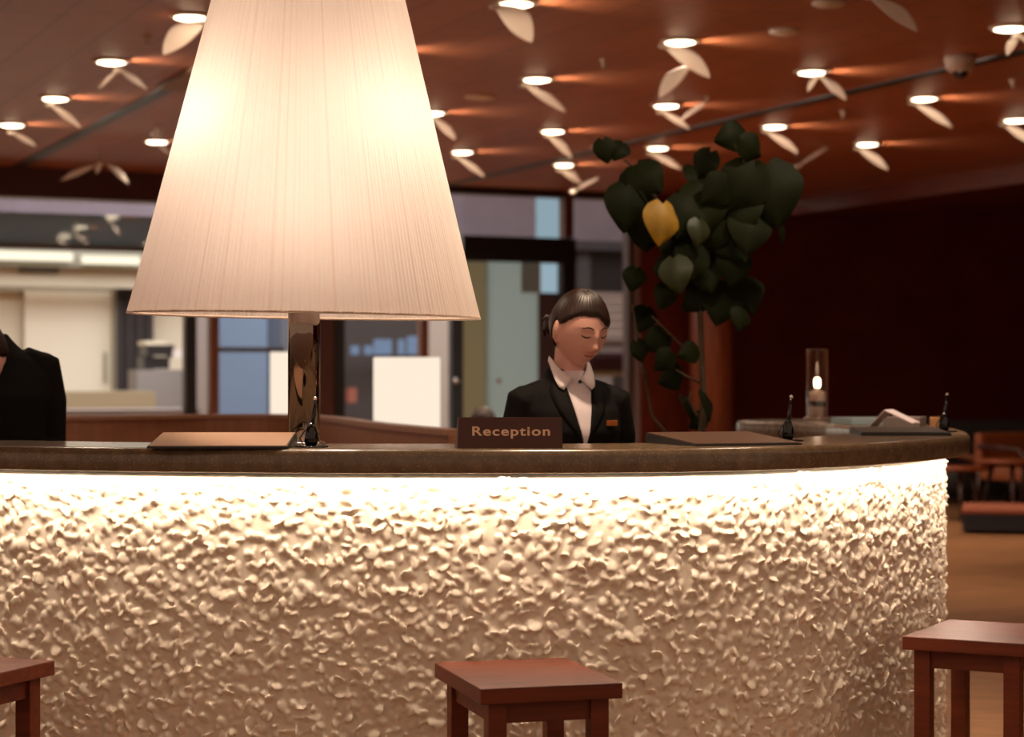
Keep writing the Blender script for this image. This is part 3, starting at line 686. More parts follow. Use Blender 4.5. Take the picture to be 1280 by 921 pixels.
def bird(root, wings, label, z=None, body=True, drop=.16, back=-.06):
    z = CEIL-drop; A = px_z(root[0], root[1], z)
    near = sorted((math.hypot(x-root[0], (y-root[1])*1.2), x, y) for x, y, _ in DL)[0]
    if near[0] < 58:      # hangs right below that downlight
        q_ = px_z(near[1], near[2], CEIL); dd_ = q_.y+back; A = px_at(root[0], root[1], dd_)
        if A.z > CEIL-.035: A = px_z(root[0], root[1], CEIL-.05)
    T = thing('paper_bird', (A.x, A.y, CEIL-.001), label, 'hanging ornament', 'white paper birds hanging under the ceiling')
    m = MB(); m.tube([A, (A.x, A.y, CEIL-.001)], .0022, 6); m.build('wire', wirem, T)
    view = (A-Vector((0, 0, EYE))).normalized()
    if body:
        m = MB(); m.ball(A, (.035, .02, .014), 14); m.build('body', birdm, T)
    for (ax, ay), (tx, ty), wpx, side in wings:
        d = A.y; a = px_at(ax, ay, d); b = px_at(tx, ty, d-.03)
        ln = (b-a); e = ln.normalized(); n_ = (-view+Vector((0, 0, -.35))).normalized(); n_ = (n_-e*n_.dot(e)).normalized(); s_ = n_.cross(e)
        if s_.z*side < 0: s_ = -s_
        W_ = wpx/F*d; vs = []; fs = []; NI, NJ = 18, 6
        for i in range(NI+1):
            t = i/NI; wd = W_*(math.sin(math.pi*min(1, t*.93+.07)))**.75*(.55+.75*t if t < .6 else 1.0)
            for j in range(NJ+1):
                q = j/NJ; off_ = wd*(q-.22)
                c = a+ln*t+s_*off_+n_*(.05*ln.length*math.sin(math.pi*t)-.25*W_*(q-.4)**2)
                vs.append(c)
        K = len(vs); vs += [v-n_*.003 for v in vs]
        g = lambda i, j: i*(NJ+1)+j
        for i in range(NI):
            for j in range(NJ):
                fs.append((g(i, j), g(i+1, j), g(i+1, j+1), g(i, j+1))); fs.append((K+g(i, j), K+g(i, j+1), K+g(i+1, j+1), K+g(i+1, j)))
        for i in range(NI):
            fs.append((g(i, 0), K+g(i, 0), K+g(i+1, 0), g(i+1, 0))); fs.append((g(i, NJ), g(i+1, NJ), K+g(i+1, NJ), K+g(i, NJ)))
        MB().add(vs, fs, True).build('wing', birdm, T)
    return T
UP, DN = 1, -1
bird((257, 29), [((257, 29), (204, 69), 29, UP)], 'large glowing wing of a paper bird left of the giant shade', back=.12)
bird((619, 9), [((619, 9), (664, 53), 34, UP)], 'large glowing wing of a paper bird right of the giant shade', back=.12)
bird((148, 88), [((148, 88), (184, 112), 9, UP), ((148, 88), (123, 112), 5, UP)], 'paper bird with two lowered wings at left, under the brighter downlight')
bird((62, 131), [((62, 131), (101, 161), 9, UP)], 'paper bird with one slanted wing above the dark ceiling slot')
bird((14, 166), [((14, 166), (45, 183), 7, UP)], 'faint paper bird nearest the left edge of the photo')
bird((125, 205), [((120, 207), (76, 226), 8, UP), ((133, 205), (160, 229), 9, UP), ((127, 204), (121, 217), 6, UP)], 'spread winged paper bird in front of the maroon beam')
bird((194, 168), [((194, 168), (224, 134), 12, UP), ((197, 180), (212, 194), 7, UP)], 'paper bird with raised wing touching the left shade edge')
bird((541, 149), [((541, 149), (569, 175), 12, UP)], 'paper bird half hidden at the right edge of the giant shade')
bird((570, 196), [((570, 196), (606, 222), 8, UP)], 'narrow paper bird near the window head right of the shade')
bird((655, 107), [((655, 107), (707, 141), 12, UP)], 'broad winged paper bird above the stacked pair of downlights')
bird((684, 170), [((684, 170), (714, 197), 11, UP)], 'paper bird between the two stacked downlights over the receptionist')
bird((699, 213), [((699, 213), (726, 229), 10, UP)], 'short paper bird under the lowest downlight over the receptionist')
bird((742, 184), [((742, 184), (780, 151), 13, UP)], 'paper bird with one raised wing left of the plant top')
bird((830, 58), [((830, 58), (887, 98), 22, UP), ((864, 82), (825, 122), 20, UP)], 'biggest two winged paper bird above the plant')
bird((826, 140), [((826, 140), (862, 162), 9, UP), ((848, 152), (889, 124), 6, UP)], 'small paper bird in front of the middle plant downlight')
bird((812, 192), [((812, 192), (851, 212), 9, UP)], 'paper bird wing dipping into the plant leaves')
bird((956, 164), [((956, 164), (998, 192), 10, UP)], 'paper bird just right of the plant crown')
bird((1022, 96), [((1024, 96), (1058, 126), 12, UP), ((1030, 92), (1069, 72), 5, UP), ((1022, 97), (1010, 115), 7, UP)], 'paper bird with three wings showing, left of the dome camera')
bird((1086, -4), [((1086, -4), (1147, 40), 20, UP)], 'large wing of a paper bird cut by the top edge')
bird((1141, 129), [((1141, 129), (1190, 160), 11, UP)], 'slanted paper bird below the dome camera')
bird((1072, 186), [((1072, 186), (1110, 213), 11, UP)], 'lowest paper bird over the dark wall at right')
bird((1254, 156), [((1254, 156), (1292, 182), 11, UP)], 'paper bird cut off by the right edge, lower one')
bird((1272, 46), [((1274, 46), (1259, 69), 12, UP), ((1274, 46), (1300, 66), 12, UP)], 'paper bird cut off by the right edge, upper one')
bird((997, 208), [((997, 208), (1039, 182), 5, UP)], 'thin faint paper bird right of the big plant leaf')
bird((716, 240), [((716, 240), (750, 222), 5, UP)], 'thin faint paper bird over the window post by the plant')

# small ceiling fittings
def sprinkler(x, y, label, r=.028, name='sprinkler', cat='sprinkler'):
    p = px_z(x, y, CEIL); T = thing(name, (p.x, p.y, CEIL-.0005), label, cat, 'small fittings on the ceiling')
    m = MB(); m.lathe((p.x, p.y, CEIL), [(r, -.001), (r, -.006), (r*.5, -.012), (r*.28, -.045), (r*.5, -.047), (r*.5, -.052)], 20); m.build('fitting', trimm, T)
sprinkler(754, 74, 'lone sprinkler left above the plant')
sprinkler(884, 121, 'sprinkler near the middle plant downlight')
sprinkler(1054, 139, 'sprinkler between the plant crown and the lowered bird')
sprinkler(1266, 100, 'sprinkler right of the dome camera')
sprinkler(184, 47, 'sprinkler at upper left near the glowing wing')
def plate(x, y, label, r=.11):
    p = px_z(x, y, CEIL); m = MB(); m.lathe((p.x, p.y, CEIL), [(r, -.001), (r, -.010), (r*.7, -.022), (.01, -.026)], 28); m.build('smoke_detector', trimm, label=label, cat='smoke detector', group='small round plates on the ceiling')
plate(600, 120, 'tan disc on the ceiling right of the giant shade')
plate(1036, 3, 'disc at the top edge right of the plant', .09)
plate(981, 38, 'disc on the ceiling left of the top right bird', .09)
p = px_z(1200, 70, CEIL)
T = thing('dome_camera', (p.x, p.y, CEIL-.0005), 'white dome camera with black lens on the ceiling at right', 'security camera')
m = MB(); m.lathe(p, [(.095, -.001), (.098, -.03), (.085, -.075), (.060, -.10)], 36); m.build('housing', mat('camera white', 'b89b8a', .5), T)
m = MB(); m.ball(p+Vector((0, 0, -.095)), (.052, .052, .045), 24); m.build('dome', mat('camera dome', '0a0606', .08), T)
bx = p+Vector((-.01, -.05, -.105)); m = MB(); m.ball(bx, .008, 10); m.build('lens', mat('paper', 'e8e2d4'), T)

# ================================================================ people
def sstep(a, b, x):
    t = max(0, min(1, (x-a)/(b-a))); return t*t*(3-2*t)
def G2(x, s): return math.exp(-(x/s)**2)
def head_fn(fem=True, hair=0.0):
    def fn(d):
        x, y, z = d.x, d.y, d.z; f = -y
        s = max(0, -z)
        w_ = .074*(1-.33*s**1.9)*(1+.04*max(0, z)*(1-z)); hh = .115 if z > 0 else .110
        px_ = w_*x*(1+.06*(1-abs(z))); pz = hh*z; py = (.098 if y > 0 else .088)*y
        if y > 0: py *= 1-.42*sstep(0, 1, s); 
        if y < 0: py *= 1-.06*s
        if y > 0 and z > 0: py *= 1.04
        q = Vector((px_, py, pz))
        if hair: 
            n_ = Vector((x, y, z)).normalized(); return q+n_*hair
        if f > 0:
            w = sstep(.15, .5, f); ax = abs(px_)
            dd = 0
            dd += .011*G2(px_, .009)*sstep(.026, .0, pz)*sstep(-.052, -.036, pz)
            dd += .013*G2(px_, .0115)*G2(pz+.033, .011)
            dd += .005*G2(ax-.013, .006)*G2(pz+.036, .007)
            dd -= .0075*G2(ax-.030, .013)*G2(pz-.004, .0105)
            dd += .0045*G2(ax-.030, .011)*G2(pz-.001, .0055)
            dd += .0035*G2(ax-.028, .02)*G2(pz-.024, .008)
            dd += .005*G2(ax-.036, .017)*G2(pz+.032, .02)
            dd += .0062*G2(px_, .017)*(G2(pz+.0575, .0042)+1.1*G2(pz+.0675, .0048))
            dd -= .0030*G2(px_, .019)*G2(pz+.0625, .0022)
            dd -= .003*G2(px_, .022)*G2(pz+.078, .005)
            dd += .006*G2(px_, .017)*G2(pz+.097, .012)
            q += Vector((0, -dd*w, 0))
        return q
    return fn
skin = mat('skin', 'dfab9c', .5, spec=.35)
hairm = mat('dark brown hair', '26120b', .42, spec=.5, var=.3, vscale=60)
suit = mat('black suit cloth', '0d0a09', .8, spec=.15, var=.15, vscale=90)
shirtm = mat('white shirt', 'dccfd4', .7)
def figure(name, pos, rz, S, label, head_rot=(0, 0), head_off=(0, 0, 0), sit=False, detail=True, hs=1.0, female=True, zoff=0, wide=1.0, hairh=.012, extras=True):
    Mz = Matrix.Rotation(rz, 3, 'Z'); O = Vector(pos)
    def P(x, y, z): return O+Mz@(Vector((x, y, z))*S)
    T = thing(name, pos, label, 'person', rz=rz)
    HS = S*hs; hy, hp = head_rot; MH = Mz@Matrix.Rotation(hy, 3, 'Z')@Matrix.Rotation(hp, 3, 'X')
    zs = 1.17+zoff      # shoulder joint
    HC = P(head_off[0], head_off[1], zs+.20+head_off[2])
    def H(x, y, z): return HC+MH@(Vector((x, y, z))*HS)
    hip = zs-.42
    # arms: both bent at the elbow, hands forward over the desk
    sh = .150*wide
    arms = []
    for s in (-1, 1):
        if sit: J = [(s*sh, .0, zs), (s*(sh+.045), -.02, zs-.25), (s*.12, -.20, zs-.34)]
        else: J = [(s*sh, .0, zs), (s*(sh+.028), .02, zs-.255), (s*.13, -.17, zs-.33)]
        arms.append((s, J))
    # ---- body (one continuous mesh)
    m = MB()
    m.ball(HC, None, 64 if detail else 32, M=MH*HS, fn=head_fn(female))
    for s in (-1, 1):
        m.ball(H(s*.0765, .014, -.006), (.0085*S, .019*S, .031*S), 16, M=MH@Matrix.Rotation(R(24*s), 3, 'Z'))
        m.ball(H(s*.0735, .006, -.034), (.006*S, .009*S, .011*S), 10, M=MH)
    nb = P(0, .012, zs+.05); m.tube([H(0, .026, -.03), (H(0, .026, -.06)*.5+nb*.5), nb, P(0, .02, zs-.03)], [.050*S, .046*S, .052*S, .075*S], 20)
    m.tube([P(0, 0, hip-.05), P(0, 0, hip+.12), P(0, 0, zs-.12), P(0, .005, zs-.01)], [.13*S, .105*S, .125*S, .10*S], 20, flat=.8)
    for s, J in arms:
        m.tube([P(*J[0]), P(*J[1]), P(*J[2])], [.040*S, .033*S, .024*S], 14)
        w0 = Vector(J[2]); dr = (Vector(J[2])-Vector(J[1])).normalized(); dr.z *= .3; dr.normalize()
        side = Vector((s, 0, 0)); pl = w0+dr*.045
        m.tube([P(*w0), P(*pl), P(*(w0+dr*.085))], [.022*S, .032*S, .030*S], 12, flat=.55)
        for k in range(4):
            b0 = w0+dr*.08+side*(.024-.016*k); L_ = (.058, .068, .062, .048)[k]; dn = Vector((0, 0, -1))
            m.tube([P(*b0), P(*(b0+dr*L_*.5+dn*.004)), P(*(b0+dr*L_*.85+dn*.018)), P(*(b0+dr*L_*.95+dn*.030))], [.0085*S, .008*S, .0072*S, .006*S], 8)
        tb = w0+dr*.03-side*.024; m.tube([P(*tb), P(*(tb-side*.022+dr*.025)), P(*(tb-side*.026+dr*.055))], [.011*S, .0095*S, .007*S], 8)
    for s in (-1, 1):
        if sit: leg = [(s*.09, 0, hip-.04), (s*.11, -.42, hip-.02), (s*.11, -.44, .08), (s*.11, -.56, .035)]
        else: leg = [(s*.085, 0, hip-.02), (s*.09, -.01, hip*.52), (s*.09, .01, .08), (s*.095, -.12, .035)]
        m.tube([P(*q) for q in leg], [.085*S, .058*S, .040*S, .035*S], 16)
    b = m.build('body', skin, T)
    rm = b.modifiers.new('merge', 'REMESH'); rm.mode = 'VOXEL'; rm.voxel_size = .0032 if detail else .007; rm.use_smooth_shade = True
    sm = b.modifiers.new('soft', 'SMOOTH'); sm.iterations = 2; sm.factor = .5
    # ---- jacket
    ring = [(-.50, .175, .125, .0), (-.42, .178, .122, 0), (-.30, .148, .108, 0), (-.18, .155, .115, -.006), (-.10, .168, .122, -.010), (-.04, .168, .108, -.004), (.010, .138, .090, .006), (.045, .092, .074, .014), (.072, .070, .064, .022), (.088, .060, .060, .026)]
    def chest(x, z, add=0):    # front surface of the jacket (figure space)
        zz = z-zs
        for (z0, a0, b0, c0), (z1, a1, b1, c1) in zip(ring, ring[1:]):
            if z0 <= zz <= z1:
                t = (zz-z0)/(z1-z0); a = (a0+(a1-a0)*t)*wide; bb = b0+(b1-b0)*t; c = c0+(c1-c0)*t
                k = max(0, 1-(abs(x)/a)**2.3)**(1/2.3); return c-bb*k-add
        return -.06-add
    m = MB(); vs = []; fs = []; n = 40
    for z, a, bb, c in ring:
        for k in range(n):
            g = 2*math.pi*k/n; cx = math.copysign(abs(math.cos(g))**(2/2.3), math.cos(g)); cy = math.copysign(abs(math.sin(g))**(2/2.3), math.sin(g))
            vs.append(P(cx*a*wide, cy*bb+c, zs+z))
    for i in range(len(ring)-1):
        for k in range(n): fs.append((i*n+k, i*n+(k+1) % n, (i+1)*n+(k+1) % n, (i+1)*n+k))
    fs.append(tuple(range(n-1, -1, -1))); fs.append(tuple((len(ring)-1)*n+k for k in range(n)))
    m.add(vs, fs, True)
    for s, J in arms:
        J0 = Vector(J[0]); J1 = Vector(J[1]); J2 = Vector(J[2])
        inn = Vector((s*(sh-.06), .005, zs+.012))
        m.tube([P(*inn), P(*(J0+Vector((s*.004, 0, -.016)))), P(*(J0*.55+J1*.45+Vector((s*.012, 0, 0)))), P(*J1), P(*(J1*.5+J2*.5)), P(*(J2-(J2-J1).normalized()*.01))], [.042*S, .056*S, .051*S, .047*S, .042*S, .036*S], 18)
        m.ball(P(*(J0+Vector((0, 0, -.022)))), .056*S, 18)
    j = m.build('jacket', suit, T)
    rm = j.modifiers.new('merge', 'REMESH'); rm.mode = 'VOXEL'; rm.voxel_size = .006 if detail else .012; rm.use_smooth_shade = True
    sm = j.modifiers.new('soft', 'SMOOTH'); sm.iterations = 5; sm.factor = .5
    # ---- trousers
    m = MB()
    for s in (-1, 1):
        if sit: leg = [(s*.08, .02, hip+.03), (s*.10, -.2, hip+.0), (s*.11, -.43, hip-.01), (s*.11, -.45, .30), (s*.11, -.45, .09)]
        else: leg = [(s*.07, 0, hip+.06), (s*.085, 0, hip-.05), (s*.09, -.01, hip*.52), (s*.09, .01, .3), (s*.09, .01, .07)]
        m.tube([P(*q) for q in leg], [.10*S, .10*S, .078*S, .062*S, .055*S], 18)
    m.build('trousers', suit, T)
    for s in (-1, 1):
        yy = -.50 if sit else -.05
        m = MB(); m.ball(P(s*.10, yy, .035), (.045*S, .13*S, .04*S), 16, M=Mz); m.build('shoe', mat('black shoe', '0b0908', .3), T)
    # ---- hair
    hf = head_fn(female, hairh)
    m = MB(); n, h = 160, 110; vs = []; keep = []
    for i in range(h+1):
        ph = math.pi*i/h
        for k in range(n):
            th = 2*math.pi*k/n; d = Vector((math.sin(ph)*math.cos(th), math.sin(ph)*math.sin(th), math.cos(ph)))
            f = -d.y
            pts_ = ((-1, -.66), (-.40, -.62), (-.22, -.10), (-.12, .16), (.12, .14), (.30, .22), (.48, .36), (.65, .47), (1, .52))
            for (f0, l0), (f1, l1) in zip(pts_, pts_[1:]):
                if f0 <= f <= f1: line = l0+(l1-l0)*(f-f0)/(f1-f0)
            if female and f > .25: line += -.27*sstep(.25, .5, f)*sstep(-.1, .55, d.x)        # parted on one side, swept low on the other
            e = d.z-line; taper = sstep(-.02, .16, e)
            q = head_fn(female, .001+hairh*taper*(1+.06*math.sin(th*40+d.z*9)))(d)
            vs.append(HC+MH@(q*HS)); keep.append(e > -.01)
    fs = []
    for i in range(h):
        for k in range(n):
            q = (i*n+k, (i+1)*n+k, (i+1)*n+(k+1) % n, i*n+(k+1) % n)
            if all(keep[t] for t in q): fs.append(q)
    m.add(vs, fs, True)
    hb = m.build('hair', hairm, T)
    if female:
        m = MB(); m.ball(H(-.006, .122, -.022), (.036*S, .030*S, .036*S), 20, M=MH)
        for k in range(5):
            a = k*1.25; m.tube([H(-.006+.02*math.cos(a), .12, -.02+.02*math.sin(a)), H(-.006+.036*math.cos(a), .135, -.02+.036*math.sin(a)), H(-.006+.046*math.cos(a+.4), .128, -.02+.046*math.sin(a+.4))], [.010*S, .007*S, .003*S], 8)
        m.build('hair_bun', hairm, T)
    if extras:
        brow = mat('brow', '2a140e', .7); lipm = mat('lips', 'a4524a', .45); eyem = mat('eye dark', '120a08', .2)
        hfun = head_fn(female)
        def face(x, z, add):      # point on the face front at (x, z) in head space
            best = None
            zz = z/.118 if z < 0 else z/.115
            lo = None
            for it in range(40):
                pass
            # search direction whose surface point lands on x, z
            dx = x/.075; dz = zz
            for _ in range(8):
                dy = -math.sqrt(max(.02, 1-dx*dx-dz*dz)); q = hfun(Vector((dx, dy, dz)).normalized())
                dx += (x-q.x)/.075*.8; dz += (z-q.z)/.115*.8
            return Vector((q.x, q.y-add, q.z))
        for s in (-1, 1):
            m = MB(); pts = [face(s*(.014+.032*t), .0225+.005*math.sin(math.pi*min(1, t*1.15)), .0005) for t in (0, .25, .5, .75, 1)]
            m.tube([H(*p) for p in pts], [.0016*S, .0022*S, .0020*S, .0016*S, .0008*S], 8); m.build('eyebrow', brow, T)
            m = MB(); pts = [face(s*(.018+.026*t), .0005-.0048*math.sin(math.pi*t)+.001*t, .0008) for t in (0, .2, .4, .6, .8, 1)]
            m.tube([H(*p) for p in pts], [.0009*S, .0017*S, .0021*S, .0021*S, .0017*S, .001*S], 8); m.build('eyelashes', eyem, T)
        m = MB(); pts = [face(-.019+.038*t, -.0605+.0022*math.cos(math.pi*(t-.5)*2)*0-.0015*math.sin(math.pi*t), .0003) for t in [k/8 for k in range(9)]]
        m.tube([H(*p) for p in pts], [.0008*S, .0024*S, .0034*S, .0038*S, .0036*S, .0038*S, .0034*S, .0024*S, .0008*S], 8); m.build('lips', lipm, T)
    return T, P, H, chest, zs, MH, Mz
SW = 1.0
T, P, H, chest, zs, MH, Mz = figure('person', (.165, 5.80, 0), R(16), SW, 'woman in black suit and white collar looking down behind the counter', head_rot=(R(17), R(17)), head_off=(.017, -.052, -.006), wide=.87, hs=.97, hairh=.007)
# white shirt showing in the jacket opening
def strip(rows, m_, name, label=None, thick=.003):     # rows: lists of points (figure space), thickened backwards
    nI, nJ = len(rows), len(rows[0]); vs = [P(*p) for r_ in rows for p in r_]; K = len(vs)
    vs += [P(p[0], p[1]+thick, p[2]) for r_ in rows for p in r_]; fs = []
    for i in range(nI-1):
        for j in range(nJ-1):
            q = (i*nJ+j, (i+1)*nJ+j, (i+1)*nJ+j+1, i*nJ+j+1); fs.append(q); fs.append(tuple(K+t for t in q[::-1]))
    for i in range(nI-1):
        for j in (0, nJ-1): fs.append((i*nJ+j, (i+1)*nJ+j, K+(i+1)*nJ+j, K+i*nJ+j))
    for j in range(nJ-1):
        for i in (0, nI-1): fs.append((i*nJ+j, i*nJ+j+1, K+i*nJ+j+1, K+i*nJ+j))
    o = MB().add(vs, fs, True).build(name, m_, T, label=label); return o
rows = []
for i in range(15):
    t = i/14; z = zs+.075-.225*t; hw = .046*(1-t)**.85+.001; c0 = .004+.006*t
    rows.append([(c0+hw*(j/4-1), chest(c0+hw*(j/4-1), z, .004), z) for j in range(9)])
strip(rows, shirtm, 'shirt_front', 'white shirt front in the jacket opening', thick=.012)
for s in (-1, 1):
    rows = []
    for i in range(13):      # lapel
        t = i/12; z = zs+.078-.235*t; e0 = .006+s*(.046*(1-t)**.85); wd = .010+.040*math.sin(math.pi*min(1, t*1.15+.12))**.8*(1 if t > .22 else .75)
        rows.append([(e0+s*wd*q, chest(e0+s*wd*q, z, .007-.004*q), z) for q in (0, .35, .7, 1)])
    strip(rows, mat('lapel cloth', '0a0807', .75, spec=.15), 'lapel', thick=.006)
    rows = []
    tipx = .045; 
    for i in range(9):      # collar wing, from the nape round to the point
        t = i/8
        ax_ = s*(.056*(1-t)**.6+.010*t); 
        zt = zs+.118-.066*t; yb = .025-.085*t**.8-.012
        lo = .014+.020*t if t < .8 else .032
        rows.append([(ax_+s*q*(.006+.026*t), yb-.008*q-.006*t*q, zt-lo*q) for q in (0, .33, .66, 1)])
    strip(rows, mat('white collar', 'efe4e4', .6), 'collar', thick=.003)
m = MB(); b_ = (.008, chest(.008, zs+.040, .016), zs+.043); m.ball(P(*b_), .0055, 12); m.build('collar_button', mat('navy button', '10141f', .3), T, label='navy button at the collar')
m = MB(); m.box(P(.095, chest(.095, zs-.075, .006), zs-.075), (.040, .005, .016), rot=Mz@Matrix.Rotation(R(24), 3, 'Z'), bev=.001); m.build('name_badge', mat('brass badge', 'b5672c', .4, metal=.3), T, label='small orange brass name badge')

# the man cut off by the left edge
T2 = figure('person', (-1.585, 6.02, 0), R(22), 1.0, 'man in black suit cut off by the left edge, bending over the counter', head_rot=(R(5), R(40)), head_off=(-.05, -.19, -.19), female=False, wide=1.12, zoff=.10, extras=True)
# far seated guest
T3 = figure('person', (-.19, 13.2, 0), R(-20), 1.0, 'dark haired guest whose head top just shows above the sign', head_rot=(R(0), R(10)), sit=True, detail=False, female=False, zoff=-.455, extras=False)

def armchair(x, y, rz, zseat, mt, label, w_=.6, zb=.75, parts=True):
    T = thing('armchair', (x, y, 0), label, 'chair', rz=rz); M = Matrix.Rotation(rz, 3, 'Z'); o = Vector((x, y, 0))
    def Q(a, b, c): return o+M@Vector((a, b, c))
    m = MB(); m.box(Q(0, -.02, zseat-.06), (w_-.02, .56, .12), rz=rz, bev=.03); m.build('seat', mt, T)
    m = MB(); m.box(Q(0, .27, (zseat+zb)/2-.02), (w_, .09, zb-zseat+.1), rz=rz, bev=.035); m.build('backrest', mt, T)
    for s in (-1, 1):
        m = MB(); m.tube([Q(s*w_/2, -.26, .0), Q(s*w_/2, -.28, zseat+.12), Q(s*w_/2, -.22, zseat+.17), Q(s*w_/2, .26, zseat+.19)], .022, 10); m.build('armrest', MATS['dark table wood'], T)
        m = MB(); m.tube([Q(s*(w_/2-.02), .28, 0), Q(s*(w_/2-.02), .26, zseat)], .02, 10); m.build('leg', MATS['dark table wood'], T)
    return T
armchair(-.2, 13.22, R(-20), .29, mat('grey chair', '4a3a34', .8), 'armchair under the far guest, hidden behind the sign', zb=.55)

# ================================================================ lounge furniture at the right
lea = mat('tan orange leather', '82401a', .5)
armchair(4.72, 18.3, R(35), .42, lea, 'tan armchair beyond the counter, cut off by the right edge', w_=.75, zb=.70)
for (px, d, zt, r, lb) in ((1198, 17.3, .47, .27, 'low round wooden table beside the counter end'), (1262, 17.3, .53, .30, 'low round wooden table in front of the tan armchair')):
    x = px_at(px, 474, d).x; T = thing('lounge_table', (x, d, 0), lb, 'table')
    m = MB(); m.lathe((x, d, zt-.035), [(r-.01, 0), (r, .008), (r, .028), (r-.006, .035)], 36); m.build('table_top', wood('table orange', '7a3a1c', axis=0, rough=.3), T)
    for k in range(3):
        a = k*2.1+.4; m = MB(); m.tube([(x+.9*r*math.cos(a), d+.9*r*math.sin(a), 0), (x+.5*r*math.cos(a), d+.5*r*math.sin(a), zt-.03)], [.016, .022], 10); m.build('leg', MATS['dark table wood'], T)
for (px, d, rz, lb) in ((1192, 19.7, .3, 'low tub chair with dark seat just beside the pebbled wall'), (1284, 19.9, -.3, 'low tub chair with orange rim behind the tan armchair')):
    x = px_at(px, 474, d).x; T = thing('tub_chair', (x, d, 0), lb, 'chair', rz=rz)
    m = MB(); pts = [(x+.34*math.cos(a), d+.30*math.sin(a), .50-.10*abs(math.cos(a/1))) for a in [math.pi*(k/14)*1.2-.3 for k in range(15)]]
    m.tube(pts, .04, 10); m.build('back_rim', lea, T)
    m = MB(); m.lathe((x, d, .12), [(.28, 0), (.30, .05), (.30, .2), (.26, .24)], 28); m.build('seat', mat('dark seat', '160b08', .6), T)
    for k in range(4):
        a = k*math.pi/2+.7; m = MB(); m.tube([(x+.24*math.cos(a), d+.24*math.sin(a), 0), (x+.24*math.cos(a), d+.24*math.sin(a), .14)], .02, 8); m.build('leg', MATS['dark table wood'], T)
x = px_at(1262, 474, 16.6).x
T = thing('daybed', (x, 16.0, 0), 'long dark low daybed with tan top edge on the lounge floor', 'sofa', rz=R(-14))
Mr = Matrix.Rotation(R(-14), 3, 'Z')
m = MB(); m.box((x+.28, 15.9, .09), (1.6, .7, .14), rz=R(-14), bev=.02); m.build('base', mat('navy dark', '14101a', .7), T)
m = MB(); m.box((x+.28, 15.9, .185), (1.62, .72, .05), rz=R(-14), bev=.02); m.build('cushion', mat('tan rust cloth', '8a4a34', .7), T)
# dark screen behind the lounge
m = MB(); m.box((5.0, 20.5, .4), (3.4, .25, .8)); m.build('lounge_screen', mat('near black wood', '120705', .6), label='black low screen behind the lounge tables', cat='screen')

# ================================================================ plant
PD = 7.3
def leafmat(n, c): 
    m_ = mat(n, c, .6, spec=.12, var=.25, vscale=12); return m_
lg = leafmat('dark leaf', '1b2109'); 
def leaf(mb, c, L_, ang, tilt, yaw, stalk=None):
    # heart leaf: base at c, blade hanging along direction ang (picture plane), bent about the midrib
    M = Matrix.Rotation(yaw, 3, 'Z')@Matrix.Rotation(ang, 3, 'Y')@Matrix.Rotation(tilt, 3, 'X')
    NI, NJ = 12, 8; vs = []; fs = []
    for i in range(NI+1):
        t = i/NI; wd = .50*L_*(math.sin(math.pi*(.008+.992*t)**.60))**.8 if t < 1 else .0
        if t < .15: back = .10*L_*(1-t/.15)
        else: back = 0
        for j in range(NJ+1):
            q = j/NJ*2-1
            z = -(L_*t)+back*abs(q)*1.3
            vs.append(M@Vector((wd*q, .10*L_*abs(q)**1.5-.12*L_*math.sin(math.pi*t)+.01*L_*math.sin(9*t)*q, z)))
    cc = M@Vector((0, 0, -L_/2)); c = Vector(c)-cc
    vs = [c+v for v in vs]
    for i in range(NI):
        for j in range(NJ): a = i*(NJ+1)+j; fs.append((a, a+NJ+1, a+NJ+2, a+1))
    mb.add(vs, fs, True); return c
PL = thing('potted_tree', (px_at(874, 474, PD).x, PD, 0), 'tall potted tree with large dark heart shaped leaves and one yellow', 'plant')
px0 = px_at(874, 474, PD).x
m = MB(); m.lathe((px0, PD, 0), [(.17, 0), (.22, .36), (.235, .38), (.235, .40), (.20, .40), (.19, .34)], 36); m.build('pot', mat('dark pot', '2a1d18', .5), PL)
m = MB(); m.lathe((px0, PD, .30), [(.18, 0), (.18, .05), (.02, .06)], 24); m.build('soil', mat('soil', '1a100b', .9, bump=.5), PL)
def Q(x, y, dd=0): return px_at(x, y, PD+dd)
m = MB()
m.tube([(px0, PD, .34), Q(877, 560), Q(879, 500), Q(877, 440), Q(874, 370), Q(868, 320), Q(862, 280), Q(850, 240, -.05)], [.016, .014, .012, .011, .010, .009, .008, .005], 10)
m.tube([Q(874, 370), Q(884, 320), Q(900, 270), Q(925, 235), Q(930, 200, -.1), Q(918, 180, -.1)], [.009, .008, .007, .006, .005, .004], 8)
m.tube([Q(868, 320), Q(840, 280), Q(815, 240), Q(800, 215), Q(780, 200)], [.008, .007, .006, .005, .004], 8)
m.tube([Q(900, 270), Q(935, 262), Q(970, 250)], [.006, .005, .004], 8)
m.tube([Q(877, 440), Q(850, 430), Q(830, 410), Q(815, 395)], [.006, .005, .004, .003], 8)
m.tube([Q(878, 480), Q(858, 470), Q(845, 462)], [.005, .004, .003], 8)
m.tube([Q(879, 525), Q(868, 515), Q(861, 500), Q(863, 490)], [.006, .005, .004, .003], 8)
m.tube([Q(879, 525), Q(886, 516), Q(884, 500)], [.005, .004, .003], 8)
m.tube([(px0-.02, PD, .34), Q(850, 560, .08), Q(815, 520, .08), Q(800, 440, .08), Q(790, 380, .05)], [.008, .007, .006, .005, .003], 8)
m.build('stem', mat('stem bark', '4a3a22', .7, var=.2, vscale=40), PL)
m = MB(); rl = random.Random(5)
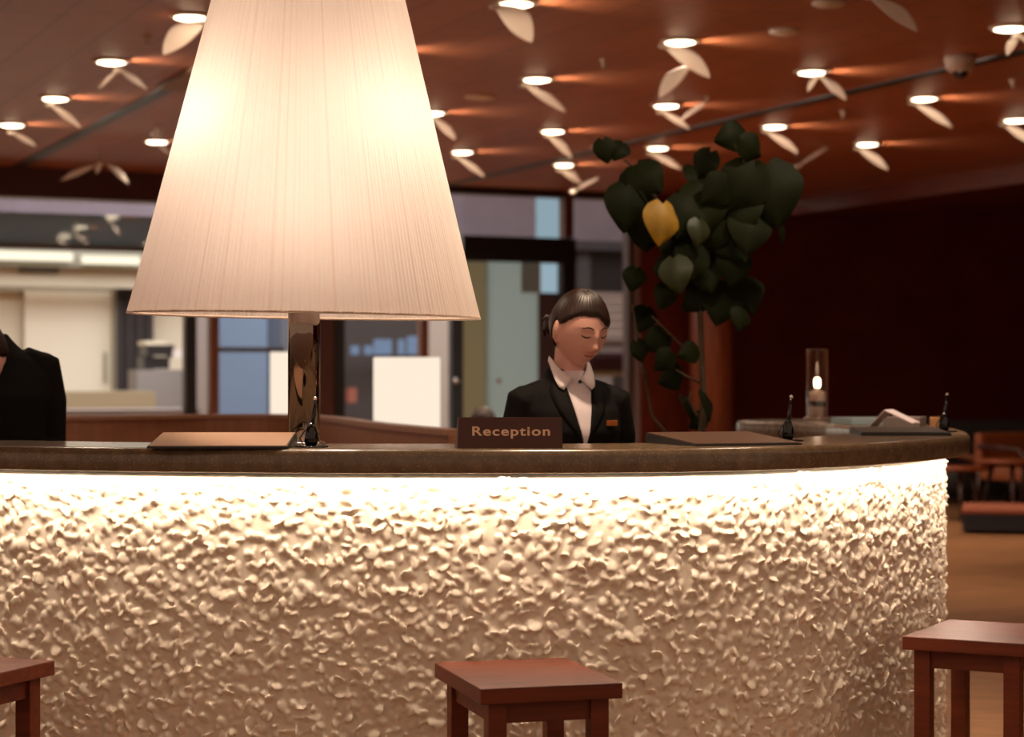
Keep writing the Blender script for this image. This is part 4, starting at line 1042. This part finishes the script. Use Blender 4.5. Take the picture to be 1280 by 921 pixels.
LV = [(757, 190, 34, -.3, 0), (773, 189, 32, .4, 0), (797, 238, 58, .2, 0), (782, 262, 64, .1, .3), (812, 224, 50, -.6, 0), (880, 207, 42, .6, -.4), (912, 172, 46, 1.35, -.3), (940, 186, 40, -1.0, .2), (966, 246, 88, -.25, -.1), (925, 238, 74, .5, -.2), (905, 268, 62, -.3, 0), (880, 262, 72, .1, .2), (855, 272, 60, .3, .2),
      (845, 342, 60, -.15, -.2), (808, 290, 60, .1, .2), (874, 300, 66, .2, .1), (903, 300, 58, -.3, .3), (936, 292, 62, .1, 0), (976, 288, 40, .1, 1.2), (900, 378, 68, .2, .1), (934, 370, 56, -.3, 0), (862, 330, 52, .4, 0), (916, 336, 50, .1, 0), (882, 345, 52, -.2, .2), (838, 300, 44, .5, 0), (804, 400, 38, .3, .3), (818, 427, 40, 1.0, 0), (860, 441, 32, 1.2, 0), (838, 472, 42, 1.3, .5), (862, 512, 40, .0, 1.1), (884, 508, 40, 0, 1.1), (872, 528, 30, .9, .6), (792, 350, 34, .2, .2), (830, 372, 36, .5, .1), (950, 262, 50, .8, .3), (893, 240, 50, .9, .3), (860, 290, 60, -.5, .4), (942, 224, 46, -.8, .1), (829, 452, 34, .7, .3), (800, 440, 30, -.4, .5), (925, 400, 34, .3, .4), (868, 375, 44, .8, .2)]
for x, y, sz, an, yw in LV:
    dd = rl.uniform(-.16, .16); leaf(m, Q(x, y, dd), sz/F*PD*.93, an+rl.uniform(-.1, .1), rl.uniform(-.5, .25), yw+rl.uniform(-.2, .2))
for k in range(20):
    a = rl.uniform(0, 6.28); q = rl.random()**.6; x = 893+52*q*math.cos(a); y = 300+80*q*math.sin(a)
    leaf(m, Q(x, y, rl.uniform(-.2, .25)), rl.uniform(34, 58)/F*PD, rl.uniform(-.8, .8), rl.uniform(-.6, .3), rl.uniform(-.9, .9))
m.build('foliage', lg, PL)
m = MB(); leaf(m, Q(827, 281, -.2), 52/F*PD, .12, -.1, .35); m.build('yellow_leaf', mat('yellow leaf', 'a8801a', .5, var=.3, vscale=14), PL, label='single yellow leaf')
m = MB(); leaf(m, Q(873, 292, -.18), 34/F*PD, .1, -.1, .5); leaf(m, Q(846, 345, -.2), 44/F*PD, -.2, -.1, -.3); m.build('young_leaf', mat('olive leaf', '2f3511', .5, var=.3, vscale=14), PL, label='lighter olive leaves')
